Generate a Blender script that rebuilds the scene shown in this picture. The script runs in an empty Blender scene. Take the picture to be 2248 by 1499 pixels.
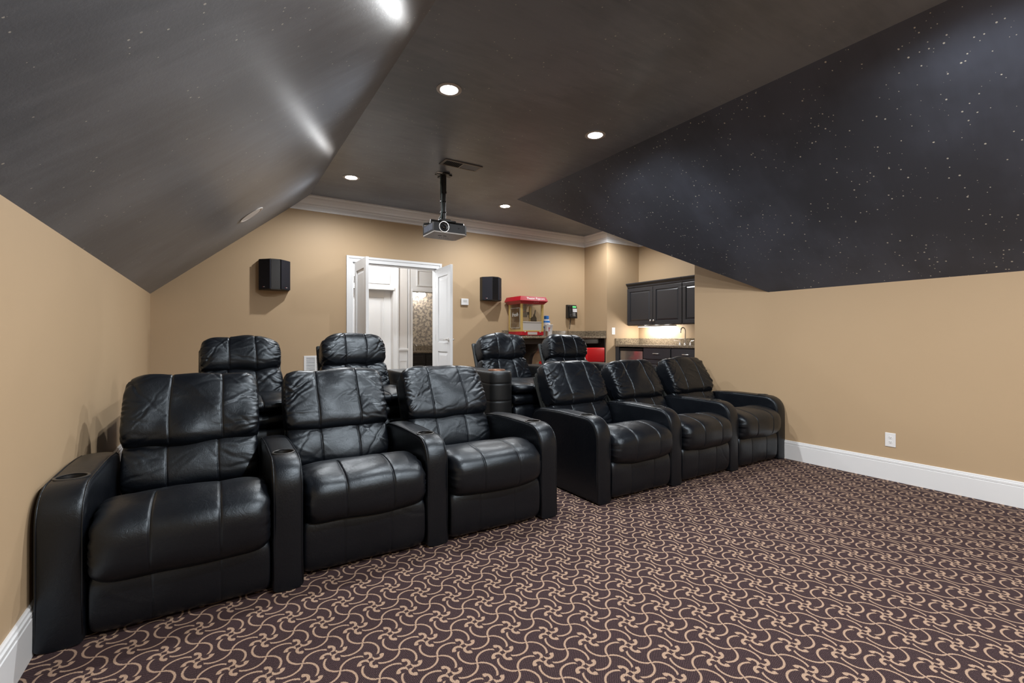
import bpy, bmesh, math, random
import numpy as np
from mathutils import Vector, Matrix

scene = bpy.context.scene
COL = scene.collection
R = math.radians

# ------------------------------------------------------------------ camera, world, exposure
CAMH = 1.23
TH = R(32.26)
cam_d = bpy.data.cameras.new('camera')
cam = bpy.data.objects.new('camera', cam_d)
COL.objects.link(cam)
cam.location = (0, 0, CAMH)
cam.rotation_euler = (R(90), 0, -TH)
cam_d.sensor_width = 36.0
cam_d.lens = 1024.69 / 2248 * 36.0
cam_d.shift_y = -7.33 / 2248
cam_d.clip_start = 0.02
scene.camera = cam

w = bpy.data.worlds.new('world'); scene.world = w
w.use_nodes = True
w.node_tree.nodes['Background'].inputs[0].default_value = (0.8, 0.85, 1, 1)
w.node_tree.nodes['Background'].inputs[1].default_value = 0.02

vs = scene.view_settings
vs.view_transform = 'Standard'
vs.look = 'None'
vs.gamma = 1
vs.use_curve_mapping = False
vs.exposure = 0.45
LAMP_W = 78.0          # watts of each recessed ceiling lamp

# ------------------------------------------------------------------ room numbers (metres, front floor z = 0)
XL, XR = -0.6225, 4.931
ZK, ZC = 1.717, 3.0507
XCL, XCR = 0.9956, 3.3278
YB = 6.4405
YF = -3.0
RIS, RISY = 0.24, 3.64
YP, XP, XK = 5.866, 5.617, 6.391      # pier face, pier return, kitchen wall
YKE = 3.631                           # end of the right knee wall
VY0, VY1 = 2.73, 5.15                 # valley of the side wing
def zwing(y): return ZK + (y - VY0) * (ZC - ZK) / (VY1 - VY0)

# ------------------------------------------------------------------ node helper
class S:
    """socket wrapper with arithmetic"""
    def __init__(s, t, sock): s.t = t; s.s = sock
    def _m(s, op, b=None, c=None, clamp=False):
        n = s.t.nodes.new('ShaderNodeMath'); n.operation = op; n.use_clamp = clamp
        for i, v in enumerate((s, b, c)):
            if v is None: continue
            if isinstance(v, S): s.t.links.new(v.s, n.inputs[i])
            else: n.inputs[i].default_value = v
        return S(s.t, n.outputs[0])
    def __add__(s, b): return s._m('ADD', b)
    __radd__ = __add__
    def __sub__(s, b): return s._m('SUBTRACT', b)
    def __rsub__(s, b): return (s * -1.0) + b
    def __mul__(s, b): return s._m('MULTIPLY', b)
    __rmul__ = __mul__
    def __truediv__(s, b): return s._m('DIVIDE', b)
    def floor(s): return s._m('FLOOR')
    def abs(s): return s._m('ABSOLUTE')
    def sqrt(s): return s._m('SQRT')
    def lt(s, b): return s._m('LESS_THAN', b)
    def gt(s, b): return s._m('GREATER_THAN', b)
    def mn(s, b): return s._m('MINIMUM', b)
    def mx(s, b): return s._m('MAXIMUM', b)
    def mod(s, b): return s._m('FLOORED_MODULO', b)
    def sin(s): return s._m('SINE')
    def ramp(s, a, b):
        n = s.t.nodes.new('ShaderNodeMapRange'); n.interpolation_type = 'SMOOTHSTEP'
        s.t.links.new(s.s, n.inputs[0])
        n.inputs[1].default_value = a; n.inputs[2].default_value = b
        return S(s.t, n.outputs[0])
def mixv(f, a, b): return a + (b - a) * f

MATS = {}
def mat(name, col=(0.5, 0.5, 0.5), rough=0.5, metal=0.0, spec=0.5, emit=None, estr=0.0):
    if name in MATS: return MATS[name]
    m = bpy.data.materials.new(name); m.use_nodes = True
    b = m.node_tree.nodes['Principled BSDF']
    b.inputs['Base Color'].default_value = (*col, 1)
    b.inputs['Roughness'].default_value = rough
    b.inputs['Metallic'].default_value = metal
    b.inputs['Specular IOR Level'].default_value = spec
    if emit:
        b.inputs['Emission Color'].default_value = (*emit, 1)
        b.inputs['Emission Strength'].default_value = estr
    MATS[name] = m
    return m
def bsdf(m): return m.node_tree.nodes['Principled BSDF']
def objco(m):
    n = m.node_tree.nodes.new('ShaderNodeTexCoord')
    return n.outputs['Object']
def noise(m, scale, detail=3, rough=0.5, vec=None, dist=0.0):
    t = m.node_tree
    n = t.nodes.new('ShaderNodeTexNoise')
    n.inputs['Scale'].default_value = scale; n.inputs['Detail'].default_value = detail
    n.inputs['Roughness'].default_value = rough; n.inputs['Distortion'].default_value = dist
    t.links.new(vec if vec is not None else objco(m), n.inputs['Vector'])
    return S(t, n.outputs['Fac'])
def colmix(m, f, a, b):
    t = m.node_tree
    n = t.nodes.new('ShaderNodeMix'); n.data_type = 'RGBA'
    if isinstance(f, S): t.links.new(f.s, n.inputs['Factor'])
    else: n.inputs['Factor'].default_value = f
    for i, v in ((6, a), (7, b)):
        if isinstance(v, tuple): n.inputs[i].default_value = (*v, 1)
        else: t.links.new(v, n.inputs[i])
    return n.outputs[2]
def bump(m, h, strength=0.3, dist=0.01):
    t = m.node_tree
    n = t.nodes.new('ShaderNodeBump'); n.inputs['Strength'].default_value = strength
    n.inputs['Distance'].default_value = dist
    t.links.new(h.s, n.inputs['Height'])
    t.links.new(n.outputs[0], bsdf(m).inputs['Normal'])
def setcol(m, sock): m.node_tree.links.new(sock, bsdf(m).inputs['Base Color'])
def setrough(m, s): m.node_tree.links.new(s.s, bsdf(m).inputs['Roughness'])

# ------------------------------------------------------------------ materials
def wall_mat():
    m = mat('tan_wall_paint', (0.46, 0.325, 0.19), 0.55, spec=0.3)
    n = noise(m, 1.3, 3)
    setcol(m, colmix(m, n, (0.442, 0.318, 0.194), (0.472, 0.343, 0.213)))
    bump(m, noise(m, 160, 2), 0.06, 0.002)
    return m
WALL = wall_mat()

def ceiling_mat(name, base, alt, mask_lo, rough, starc, rk, stw):
    m = mat(name, base, rough, spec=0.5)
    t = m.node_tree
    co = objco(m)
    cl = noise(m, 1.1, 4, 0.55, co)
    v = t.nodes.new('ShaderNodeTexVoronoi'); v.inputs['Scale'].default_value = 34
    t.links.new(co, v.inputs['Vector'])
    sep = t.nodes.new('ShaderNodeSeparateColor'); t.links.new(v.outputs['Color'], sep.inputs[0])
    rnd = S(t, sep.outputs[0])
    d = S(t, v.outputs['Distance'])
    band = (noise(m, 2.6, 1.5, 0.5, co) - 0.5).abs()
    mask = band.lt(mask_lo)
    r = (rnd * rnd * rnd * 0.17 + 0.05) * rk
    star = (r - d).ramp(0.0, 0.02) * mask
    mp = t.nodes.new('ShaderNodeMapping'); mp.inputs['Scale'].default_value = (1.6, 8.0, 1.6)
    t.links.new(co, mp.inputs['Vector'])
    st = noise(m, 2.2, 5, 0.62, mp.outputs[0], 0.4)
    basec = colmix(m, (cl * (1.0 - stw) + st * stw).ramp(0.36, 0.66), base, alt)
    setcol(m, colmix(m, star, basec, starc))
    setrough(m, st * (0.3 * stw) + (rough - 0.15 * stw))
    bump(m, noise(m, 75, 3, 0.6, co), 0.12, 0.003)
    return m
CEIL = ceiling_mat('charcoal_star_ceiling', (0.130, 0.147, 0.176), (0.208, 0.232, 0.272), 0.05, 0.36, (0.55, 0.55, 0.52), 0.85, 0.3)
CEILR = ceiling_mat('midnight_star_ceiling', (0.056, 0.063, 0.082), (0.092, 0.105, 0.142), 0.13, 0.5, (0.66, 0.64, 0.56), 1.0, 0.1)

def carpet_mat():
    m = mat('swirl_carpet', (0.05, 0.03, 0.03), 0.95, spec=0.15)
    t = m.node_tree
    co = objco(m)
    sp = t.nodes.new('ShaderNodeSeparateXYZ'); t.links.new(co, sp.inputs[0])
    # fuzzy edge
    wob = noise(m, 260, 2, 0.6, co) - 0.5
    u = (S(t, sp.outputs[0]) - (0.829 + 0.003)) / 0.112 + wob * 0.05
    v = (S(t, sp.outputs[1]) - (1.683 - 0.001)) / 0.1167 + wob * 0.05
    fu = u.floor(); fv = v.floor()
    x = u - fu; y = v - fv
    par = (fu + fv).mod(2.0)            # 0: flower at lower-left corner, 1: junction at lower-left
    isA = par.lt(0.5)
    x1 = mixv(isA, x, y)
    y1 = mixv(isA, y, 1.0 - x)
    up = y1.gt(0.5)
    x2 = mixv(up, x1, 1.0 - x1)
    y2 = mixv(up, y1, 1.0 - y1)
    def circ(px, py, cx, cy): 
        a = px - cx; b = py - cy
        return (a * a + b * b).sqrt()
    arc = ((circ(x2, y2, 0.5, -0.1125) - 0.5125).abs()).mx((x2 - 0.79))
    dx = x2 - 1.0; dy = y2
    # left petal and upward petal of the flower at (1,0)
    def petal(px, py):   # canonical "down" petal
        ring = ((circ(px, py, 0.12, -0.245) - 0.185).abs() - 0.015).mx(px - 0.07).mx(py + 0.112)
        blob = circ((px - 0.055) , (py + 0.39), 0, 0) - 0.038
        return ring.mn(blob)
    # rotate down->left: canonical coords of a point for left petal = rotate point by +90 about origin
    pl = petal(dy * -1.0, dx)
    pu = petal(dx * -1.0, dy * -1.0)
    d = arc.mn(pl).mn(pu)
    line = 1.0 - d.ramp(0.028, 0.046)
    # loop pile: ribs run diagonally across the pattern
    X_, Y_ = S(t, sp.outputs[0]), S(t, sp.outputs[1])
    jit = noise(m, 90, 2, 0.5, co) * 0.004
    rib = ((X_ - Y_ + jit) * (0.7071 * math.pi * 2 / 0.0064)).sin() * 0.5 + 0.5
    loop = ((X_ + Y_ + jit * 2.0) * (0.7071 * math.pi * 2 / 0.0078)).sin() * 0.5 + 0.5
    pile = rib * 0.8 + loop * 0.35
    grain = noise(m, 300, 2, 0.7, co).ramp(0.32, 0.68)
    fleck = (rib * 0.55 + loop * 0.25) * (grain * 0.9 + 0.25)
    dark = colmix(m, fleck, (0.014, 0.009, 0.011), (0.145, 0.088, 0.09))
    tan = colmix(m, grain * 0.6 + rib * 0.25 + 0.1, (0.25, 0.16, 0.11), (0.53, 0.375, 0.275))
    setcol(m, colmix(m, line, dark, tan))
    bump(m, pile * 0.6 + line * 1.2 + grain * 0.4, 0.6, 0.004)
    return m
CARPET = carpet_mat()

def leather_mat(name, base=(0.003, 0.0038, 0.006), rough=0.345):
    m = mat(name, base, rough, spec=0.5)
    bsdf(m).inputs['Specular Tint'].default_value = (0.82, 0.92, 1.0, 1)
    co = objco(m)
    big = noise(m, 9, 4, 0.6, co, 0.6)
    setrough(m, big * 0.16 + (rough - 0.08))
    g = noise(m, 420, 2, 0.55, co)
    wr = noise(m, 34, 4, 0.62, co, 1.6)
    bump(m, g * 0.35 + wr * 0.9, 0.27, 0.004)
    return m
LEATHER = leather_mat('black_leather')
VINYL = leather_mat('black_vinyl', (0.008, 0.0078, 0.008), 0.42)
SHELL = leather_mat('grey_black_vinyl', (0.022, 0.023, 0.021), 0.45)
WHITE = mat('white_trim_paint', (0.76, 0.77, 0.78), 0.35)
WHITE2 = mat('white_plastic', (0.78, 0.78, 0.78), 0.35)
HALLW = mat('hall_wall_paint', (0.68, 0.66, 0.64), 0.6)
BLACKP = mat('black_plastic', (0.012, 0.012, 0.013), 0.35)
BLACKM = mat('black_metal', (0.012, 0.012, 0.012), 0.4, spec=0.5)
HOLE = mat('dark_recess', (0.004, 0.004, 0.004), 0.8)
CHROME = mat('brushed_nickel', (0.72, 0.70, 0.67), 0.25, 0.75)
STEEL = mat('stainless_steel', (0.58, 0.565, 0.55), 0.35, 0.45)
STEELD = mat('dark_steel', (0.20, 0.19, 0.18), 0.35, 0.6)
BRASS = mat('brass_paint', (0.62, 0.45, 0.16), 0.35, 0.55)
REDP = mat('red_enamel', (0.36, 0.008, 0.018), 0.28)
REDV = mat('red_vinyl', (0.62, 0.012, 0.016), 0.35)
LENSE = mat('lamp_lens', (1, 1, 1), 0.4, emit=(1.0, 0.98, 0.95), estr=45)
STRIPE = mat('under_cabinet_diffuser', (1, 1, 1), 0.4, emit=(1.0, 0.94, 0.82), estr=7)
GLOBE = mat('vanity_globe', (1, 1, 1), 0.4, emit=(1.0, 0.98, 0.95), estr=14)
LCD = mat('green_lcd', (0.10, 0.5, 0.16), 0.3, emit=(0.18, 0.8, 0.3), estr=0.35)
PAPER = mat('white_paper', (0.72, 0.72, 0.74), 0.6)
BLUE = mat('blue_print', (0.02, 0.17, 0.55), 0.4)
COPPER = mat('copper_cup', (0.20, 0.10, 0.06), 0.4, 0.5)
GREYP = mat('slate_grey_plastic', (0.014, 0.0145, 0.016), 0.45, spec=0.2)
TANP = mat('beige_plastic', (0.30, 0.275, 0.255), 0.5)
VENTM = mat('dark_vent_paint', (0.16, 0.145, 0.135), 0.4)
LENSG = mat('lens_glass', (0.01, 0.01, 0.012), 0.05, spec=0.9)
BOOTH = mat('speaker_cloth', (0.012, 0.012, 0.018), 0.75, spec=0.3)
ESP = mat('espresso_cabinet', (0.016, 0.013, 0.012), 0.3)
MIRR = mat('mirror_glass', (0.85, 0.86, 0.86), 0.03, 1.0)

def granite_mat():
    m = mat('speckled_granite', (0.2, 0.16, 0.12), 0.18)
    co = objco(m)
    a = noise(m, 95, 3, 0.7, co).ramp(0.38, 0.62)
    b = noise(m, 210, 2, 0.6, co).ramp(0.55, 0.68)
    c = colmix(m, a, (0.075, 0.058, 0.045), (0.36, 0.29, 0.20))
    setcol(m, colmix(m, b, c, (0.02, 0.018, 0.016)))
    return m
GRAN = granite_mat()

def toile_mat():
    m = mat('toile_wallpaper', (0.5, 0.38, 0.24), 0.7)
    co = objco(m)
    a = (noise(m, 62, 5, 0.72, co, 1.5) - 0.5).abs()
    msk = noise(m, 19, 2, 0.5, co).ramp(0.46, 0.54)
    ink = (1.0 - a.ramp(0.02, 0.07)) * msk
    setcol(m, colmix(m, ink, (0.46, 0.38, 0.29), (0.03, 0.035, 0.05)))
    return m
TOILE = toile_mat()

def fridge_mat():
    m = mat('fridge_steel_door', (0.55, 0.53, 0.53), 0.22, 0.9)
    return m
FRIDGE = fridge_mat()

def glass_mat():
    m = bpy.data.materials.new('clear_glass'); m.use_nodes = True
    t = m.node_tree; t.nodes.clear()
    o = t.nodes.new('ShaderNodeOutputMaterial'); mx = t.nodes.new('ShaderNodeMixShader')
    a = t.nodes.new('ShaderNodeBsdfTransparent'); g = t.nodes.new('ShaderNodeBsdfGlossy')
    g.inputs['Roughness'].default_value = 0.05
    a.inputs[0].default_value = (0.98, 0.985, 0.975, 1)
    mx.inputs[0].default_value = 0.09
    t.links.new(a.outputs[0], mx.inputs[1]); t.links.new(g.outputs[0], mx.inputs[2])
    t.links.new(mx.outputs[0], o.inputs[0])
    return m
GLASS = glass_mat()

# ------------------------------------------------------------------ object helpers
def link(o, parent=None):
    COL.objects.link(o)
    if parent is not None: o.parent = parent
    return o
def tag(o, label=None, cat=None, group=None, kind=None):
    if label: o['label'] = label
    if cat: o['category'] = cat
    if group: o['group'] = group
    if kind: o['kind'] = kind
    return o
def empty(name, loc=(0, 0, 0), rz=0, **k):
    o = bpy.data.objects.new(name, None); link(o)
    o.empty_display_size = 0.1
    o.location = loc; o.rotation_euler = (0, 0, rz)
    return tag(o, **k)
def mobj(name, verts, faces, m, parent=None, smooth=False, auto=None):
    me = bpy.data.meshes.new(name)
    me.from_pydata([tuple(v) for v in verts], [], [tuple(f) for f in faces])
    me.materials.append(m)
    o = bpy.data.objects.new(name, me)
    fix(me, smooth, auto)
    return link(o, parent)
def fix(me, smooth=False, auto=None):
    bm = bmesh.new(); bm.from_mesh(me)
    bmesh.ops.recalc_face_normals(bm, faces=bm.faces)
    if auto is not None:
        for f in bm.faces: f.smooth = True
        for e in bm.edges:
            if len(e.link_faces) == 2 and e.calc_face_angle(0) > R(auto): e.smooth = False
    else:
        for f in bm.faces: f.smooth = smooth
    bm.to_mesh(me); bm.free()

class MB:
    """collects shapes into one mesh"""
    def __init__(s): s.v = []; s.f = []
    def add(s, v, f):
        k = len(s.v); s.v += [tuple(p) for p in v]; s.f += [tuple(i + k for i in q) for q in f]; return s
    def box(s, x0, x1, y0, y1, z0, z1):
        return s.add([(x0,y0,z0),(x1,y0,z0),(x1,y1,z0),(x0,y1,z0),(x0,y0,z1),(x1,y0,z1),(x1,y1,z1),(x0,y1,z1)],
                     [(0,3,2,1),(4,5,6,7),(0,1,5,4),(1,2,6,5),(2,3,7,6),(3,0,4,7)])
    def rbox(s, x0, x1, y0, y1, z0, z1, r=0.005, seg=2):
        bm = bmesh.new(); bmesh.ops.create_cube(bm, size=1)
        for v in bm.verts:
            v.co = ((x0+x1)/2 + v.co.x*(x1-x0), (y0+y1)/2 + v.co.y*(y1-y0), (z0+z1)/2 + v.co.z*(z1-z0))
        r = min(r, 0.49*min(x1-x0, y1-y0, z1-z0))
        bmesh.ops.bevel(bm, geom=bm.edges[:], offset=r, segments=seg, profile=0.5, affect='EDGES')
        bm.verts.index_update()
        s.add([v.co[:] for v in bm.verts], [[v.index for v in f.verts] for f in bm.faces]); bm.free(); return s
    def prism(s, poly, axis, a, b):
        """poly: list of 2d points; axis 'x' -> (y,z), 'y' -> (x,z), 'z' -> (x,y)"""
        n = len(poly)
        def P(p, t): return {'x': (t, p[0], p[1]), 'y': (p[0], t, p[1]), 'z': (p[0], p[1], t)}[axis]
        v = [P(p, a) for p in poly] + [P(p, b) for p in poly]
        f = [tuple(range(n))[::-1], tuple(range(n, 2*n))] + [(i, (i+1) % n, n+(i+1) % n, n+i) for i in range(n)]
        return s.add(v, f)
    def slab(s, pts, nrm, t):
        n = len(pts); nrm = Vector(nrm).normalized() * t
        v = [tuple(p) for p in pts] + [tuple(Vector(p) + nrm) for p in pts]
        return s.add(v, [tuple(range(n)), tuple(range(n, 2*n))[::-1]] + [(i, (i+1) % n, n+(i+1) % n, n+i) for i in range(n)])
    def lathe(s, prof, c=(0, 0, 0), n=32, sx=1.0, sy=1.0, axis='z', close=False):
        v = []; f = []
        for r, h in prof:
            for i in range(n):
                a = 2*math.pi*i/n
                x, y = r*math.cos(a)*sx, r*math.sin(a)*sy
                p = {'z': (x, y, h), 'y': (x, h, y), 'x': (h, x, y)}[axis]
                v.append((c[0]+p[0], c[1]+p[1], c[2]+p[2]))
        m = len(prof)
        for k in range(m - (0 if close else 1)):
            for i in range(n):
                f.append((k*n+i, k*n+(i+1) % n, ((k+1) % m)*n+(i+1) % n, ((k+1) % m)*n+i))
        if not close:
            if prof[0][0] > 1e-6: f.append(tuple(range(n))[::-1])
            if prof[-1][0] > 1e-6: f.append(tuple((m-1)*n+i for i in range(n)))
        return s.add(v, f)
    def tube(s, pts, r, n=10, cap=True):
        pts = [Vector(p) for p in pts]; v = []; f = []
        rr = r if isinstance(r, (list, tuple)) else [r]*len(pts)
        up = None
        for i, p in enumerate(pts):
            d = (pts[min(i+1, len(pts)-1)] - pts[max(i-1, 0)]).normalized()
            if up is None:
                up = Vector((0, 0, 1)) if abs(d.z) < 0.9 else Vector((1, 0, 0))
            sx = d.cross(up).normalized(); up = sx.cross(d).normalized()
            for k in range(n):
                a = 2*math.pi*k/n
                v.append(p + (sx*math.cos(a) + up*math.sin(a))*rr[i])
        for i in range(len(pts)-1):
            for k in range(n):
                f.append((i*n+k, i*n+(k+1) % n, (i+1)*n+(k+1) % n, (i+1)*n+k))
        if cap:
            f.append(tuple(range(n))[::-1]); f.append(tuple((len(pts)-1)*n+k for k in range(n)))
        return s.add(v, f)
    def xf(s, M, k=0):
        for i in range(k, len(s.v)): s.v[i] = tuple(M @ Vector(s.v[i]))
        return s
    def build(s, name, m, parent=None, smooth=False, auto=None, **k):
        return tag(mobj(name, s.v, s.f, m, parent, smooth, auto), **k)

def sweep(path, prof, closed=False):
    """profile (offset to the left of travel, z) swept along plan path with mitres"""
    n = len(path); mb = MB(); rings = []
    for i, p in enumerate(path):
        p = Vector(p)
        ds = []
        if i > 0: ds.append((p - Vector(path[i-1])).normalized())
        if i < n-1: ds.append((Vector(path[i+1]) - p).normalized())
        ns = [Vector((-d.y, d.x)) for d in ds]
        if len(ns) == 2:
            b = (ns[0] + ns[1]); b = b / max(b.dot(ns[0]), 0.2)
        else: b = ns[0]
        rings.append([(p.x + b.x*o, p.y + b.y*o, z) for o, z in prof])
    v = [q for r in rings for q in r]; k = len(prof); f = []
    for i in range(n-1):
        for j in range(k):
            f.append((i*k+j, i*k+(j+1) % k, (i+1)*k+(j+1) % k, (i+1)*k+j))
    f.append(tuple(range(k))[::-1]); f.append(tuple((n-1)*k+j for j in range(k)))
    return mb.add(v, f)

def struct(o): o['kind'] = 'structure'; return o
def text_mesh(name, s, size, m, parent, M, extrude=0.0006):
    cu = bpy.data.curves.new(name, 'FONT'); cu.body = s; cu.size = size; cu.extrude = extrude
    cu.align_x = 'CENTER'; cu.align_y = 'CENTER'; cu.resolution_u = 2; cu.shear = 0.25
    t = bpy.data.objects.new(name, cu); COL.objects.link(t)
    dg = bpy.context.evaluated_depsgraph_get()
    me = bpy.data.meshes.new_from_object(t.evaluated_get(dg))
    COL.objects.unlink(t); bpy.data.objects.remove(t)
    me.materials.clear(); me.materials.append(m)
    o = bpy.data.objects.new(name, me); link(o, parent); o.matrix_local = M
    return o

# ================================================================== ROOM SHELL
T = 0.1
mb = MB().box(XL-T, XR+T, YF-T, RISY, -0.1, 0.0)
struct(mb.build('floor', CARPET))
mb = MB().prism([(XL-T, RISY), (XR, RISY), (XR, YKE+0.1), (XK+T, YKE+0.1), (XK+T, YB+T), (XL-T, YB+T)], 'z', -0.1, RIS)
struct(mb.build('floor_riser', CARPET))
struct(MB().box(XL-T, XL, YF-T, YB+T, 0, ZK+0.02).build('wall_left', WALL))
struct(MB().prism([(YF-T, 0), (YKE, 0), (YKE, zwing(YKE)), (VY0, ZK), (YF-T, ZK)], 'x', XR, XR+0.11).build('wall_right', WALL))
struct(MB().box(XL-T, XR+T, YF-T, YF, 0, ZC+0.02).build('wall_front', WALL))
DX0, DX1, DZ = 1.534, 2.738, 2.252          # double door opening
mb = MB()
mb.prism([(XL, 0), (DX0, 0), (DX0, ZC), (XCL, ZC), (XL, ZK)], 'y', YB, YB+T)
mb.box(DX0, DX1, YB, YB+T, DZ, ZC)
mb.box(DX1, XP, YB, YB+T, 0, ZC)
struct(mb.build('wall_back', WALL))
struct(MB().box(XP, XK+T, YP, YB+T, 0, ZC).build('wall_pier', WALL))
struct(MB().prism([(YKE, 0), (YP, 0), (YP, ZC), (VY1, ZC), (YKE, zwing(YKE))], 'x', XK, XK+T).build('wall_kitchenette', WALL))
struct(MB().box(XR+0.11, XK, YKE-0.1, YKE, 0, zwing(YKE)-0.02).build('wall_wing', WALL))
# ceilings
mb = MB().slab([(XCL, YF-T, ZC), (XCR, YF-T, ZC), (XCR, VY1, ZC), (XK+T, VY1, ZC), (XK+T, YB+T, ZC), (XCL, YB+T, ZC)], (0, 0, 1), 0.05)
struct(mb.build('ceiling', CEIL))
mb = MB().slab([(XL, YF-T, ZK), (XCL, YF-T, ZC), (XCL, YB+T, ZC), (XL, YB+T, ZK)], (-0.64, 0, 0.77), 0.05)
struct(mb.build('ceiling_left_slope', CEIL))
mb = MB().slab([(XCR, YF-T, ZC), (XR, YF-T, ZK), (XR, VY0, ZK), (XCR, VY1, ZC)], (0.64, 0, 0.77), 0.03)
struct(mb.build('ceiling_right_slope', CEILR))
mb = MB().slab([(XCR+0.04, VY1, ZC), (XR, VY0+0.04, ZK+0.02), (XK+T, VY0+0.04, ZK+0.02), (XK+T, VY1, ZC)], (0, -0.48, 0.87), 0.03)
struct(mb.build('ceiling_wing_slope', CEILR))

# crown moulding
ch = ZC - 2.862
prof = [(0, ZC), (0.075, ZC), (0.075, ZC-0.018), (0.066, ZC-0.024), (0.060, ZC-0.050), (0.042, ZC-0.085),
        (0.026, ZC-0.105), (0.026, ZC-0.122), (0.016, ZC-0.130), (0.016, ZC-0.168), (0.010, ZC-0.176), (0.010, ZC-ch), (0, ZC-ch)]
# travel so that the room is on the left
mb = sweep([(XK, VY1), (XK, YP), (XP, YP), (XP, YB), (0.74, YB)], prof)
struct(mb.build('trim_1', mat('crown_paint', (0.88, 0.89, 0.90), 0.4)))
# baseboards
bp = [(0, 0), (0.019, 0), (0.019, 0.148), (0.015, 0.150), (0.015, 0.153), (0.018, 0.156), (0.018, 0.170), (0.012, 0.172), (0.012, 0.175), (0.012, 0.184), (0.006, 0.188), (0, 0.188)]
struct(sweep([(XL, RISY-0.002), (XL, YF)], bp).build('baseboard_left', WHITE))
struct(sweep([(XR, YF), (XR, RISY-0.002)], bp).build('baseboard_right', WHITE))
bpr = [(o, z + RIS) for o, z in bp]
struct(sweep([(DX0-0.09, YB), (XL, YB), (XL, RISY+0.02)], bpr).build('baseboard_back', WHITE))
struct(sweep([(XP-0.02, YB), (DX1+0.09, YB)], bpr).build('baseboard_bar', WHITE))

# double door casing and jamb
mb = MB()
for k, (o, t, w0, w1) in enumerate([(0, 0.016, 0.0, 0.082), (0, 0.024, 0.052, 0.082), (0, 0.020, 0.0, 0.014)]):
    mb.box(DX0-w1, DX0-w0, YB-t, YB, RIS, DZ+w1)
    mb.box(DX1+w0, DX1+w1, YB-t, YB, RIS, DZ+w1)
    mb.box(DX0-w0, DX1+w0, YB-t, YB, DZ+w0, DZ+w1)
mb.box(DX0, DX0+0.012, YB-0.004, YB+T+0.01, RIS, DZ); mb.box(DX1-0.012, DX1, YB-0.004, YB+T+0.01, RIS, DZ); mb.box(DX0, DX1, YB-0.004, YB+T+0.01, DZ-0.012, DZ)
struct(mb.build('trim_2', WHITE))

def door_leaf(name, hinge, ang, sgn, width=0.596, handle=True):
    """leaf along local +x from the hinge; face seen is local -y * sgn"""
    root = bpy.data.objects.new(name, None); link(root); root['kind'] = 'structure'
    root.location = hinge; root.rotation_euler = (0, 0, ang)
    Hd, t, st = DZ - RIS - 0.016, 0.036, 0.105
    y0, y1 = -t/2, t/2
    def part(nm, *b, r=0.002): return MB().rbox(*b, r).build(nm, WHITE, root)
    part('stile', 0.003, st, y0, y1, 0.008, Hd); part('stile', width-st, width, y0, y1, 0.008, Hd)
    rails = [(0.008, 0.22), (0.80, 0.93), (Hd-0.125, Hd)]
    for a, b in rails: part('rail', st, width-st, y0, y1, a, b)
    for (a, b) in ((0.22, 0.80), (0.93, Hd-0.125)):
        mb = MB().box(st, width-st, -0.006, 0.006, a, b)
        for s_ in (-1, 1):      # raised field with bevelled border
            i, o = 0.055, 0.02
            v = [(st+o, s_*0.006, a+o), (width-st-o, s_*0.006, a+o), (width-st-o, s_*0.006, b-o), (st+o, s_*0.006, b-o),
                 (st+i, s_*0.014, a+i), (width-st-i, s_*0.014, a+i), (width-st-i, s_*0.014, b-i), (st+i, s_*0.014, b-i)]
            mb.add(v, [(4,5,6,7), (0,1,5,4), (1,2,6,5), (2,3,7,6), (3,0,4,7)])
        mb.build('panel', WHITE, root)
    for hz in (0.25, 1.0, Hd-0.22):
        mb = MB().tube([(-0.006, sgn*t/2, hz-0.045), (-0.006, sgn*t/2, hz+0.045)], 0.008, 8).box(-0.004, 0.0028, y0, y1, hz-0.045, hz+0.045)
        mb.build('hinge', CHROME, root)
    if handle:
        hz = 0.97
        mb = MB()
        for s_ in (-1, 1):
            mb.lathe([(0.026, s_*0.018), (0.026, s_*0.026), (0.012, s_*0.03), (0.010, s_*0.055)], (width-0.06, 0, hz), 16, axis='y')
            mb.tube([(width-0.06, s_*0.055, hz), (width-0.10, s_*0.057, hz+0.004), (width-0.135, s_*0.055, hz+0.001), (width-0.17, s_*0.05, hz-0.006)], [0.009, 0.008, 0.007, 0.006], 8)
        mb.build('lever_handle', CHROME, root, auto=40)
    return root
door_leaf('door_1', (DX0+0.034, YB-0.034, RIS), R(-90.5), -1, width=0.59, handle=False)
door_leaf('door_2', (DX1-0.004, YB-0.03, RIS), R(-93.5), 1)

# ================================================================== HALL AND BATHROOM BEYOND THE DOORS
HY = 7.70
HC = 2.72
struct(MB().box(0.2, 5.4, YB+T, 9.7, RIS-0.1, RIS).build('floor_hall', mat('hall_floor', (0.42, 0.36, 0.29), 0.6)))
struct(MB().box(0.2, 5.4, YB+T, 9.7, HC, HC+0.06).build('ceiling_hall', mat('hall_ceiling', (0.78, 0.77, 0.75), 0.7)))
struct(MB().box(0.1, 0.2, YB+T, 9.7, RIS, HC).build('wall_hall_end', HALLW))
struct(MB().box(5.4, 5.5, YB+T, 9.7, RIS, HC).build('wall_hall_far', HALLW))
OD0, OD1, ODZ = 1.66, 2.50, 2.045     # hall door opening
BD0, BD1 = 2.835, 3.60                # bathroom opening
HT = 0.16
mb = MB().box(0.2, OD0, HY, HY+HT, RIS, HC).box(OD0, OD1, HY, HY+HT, ODZ, HC).box(OD1, BD0, HY, HY+HT, RIS, HC)
mb.box(BD0, BD1, HY, HY+HT, ODZ-0.01, HC).box(BD1, 5.4, HY, HY+HT, RIS, HC)
struct(mb.build('wall_hall', HALLW))
mb = MB()
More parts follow.
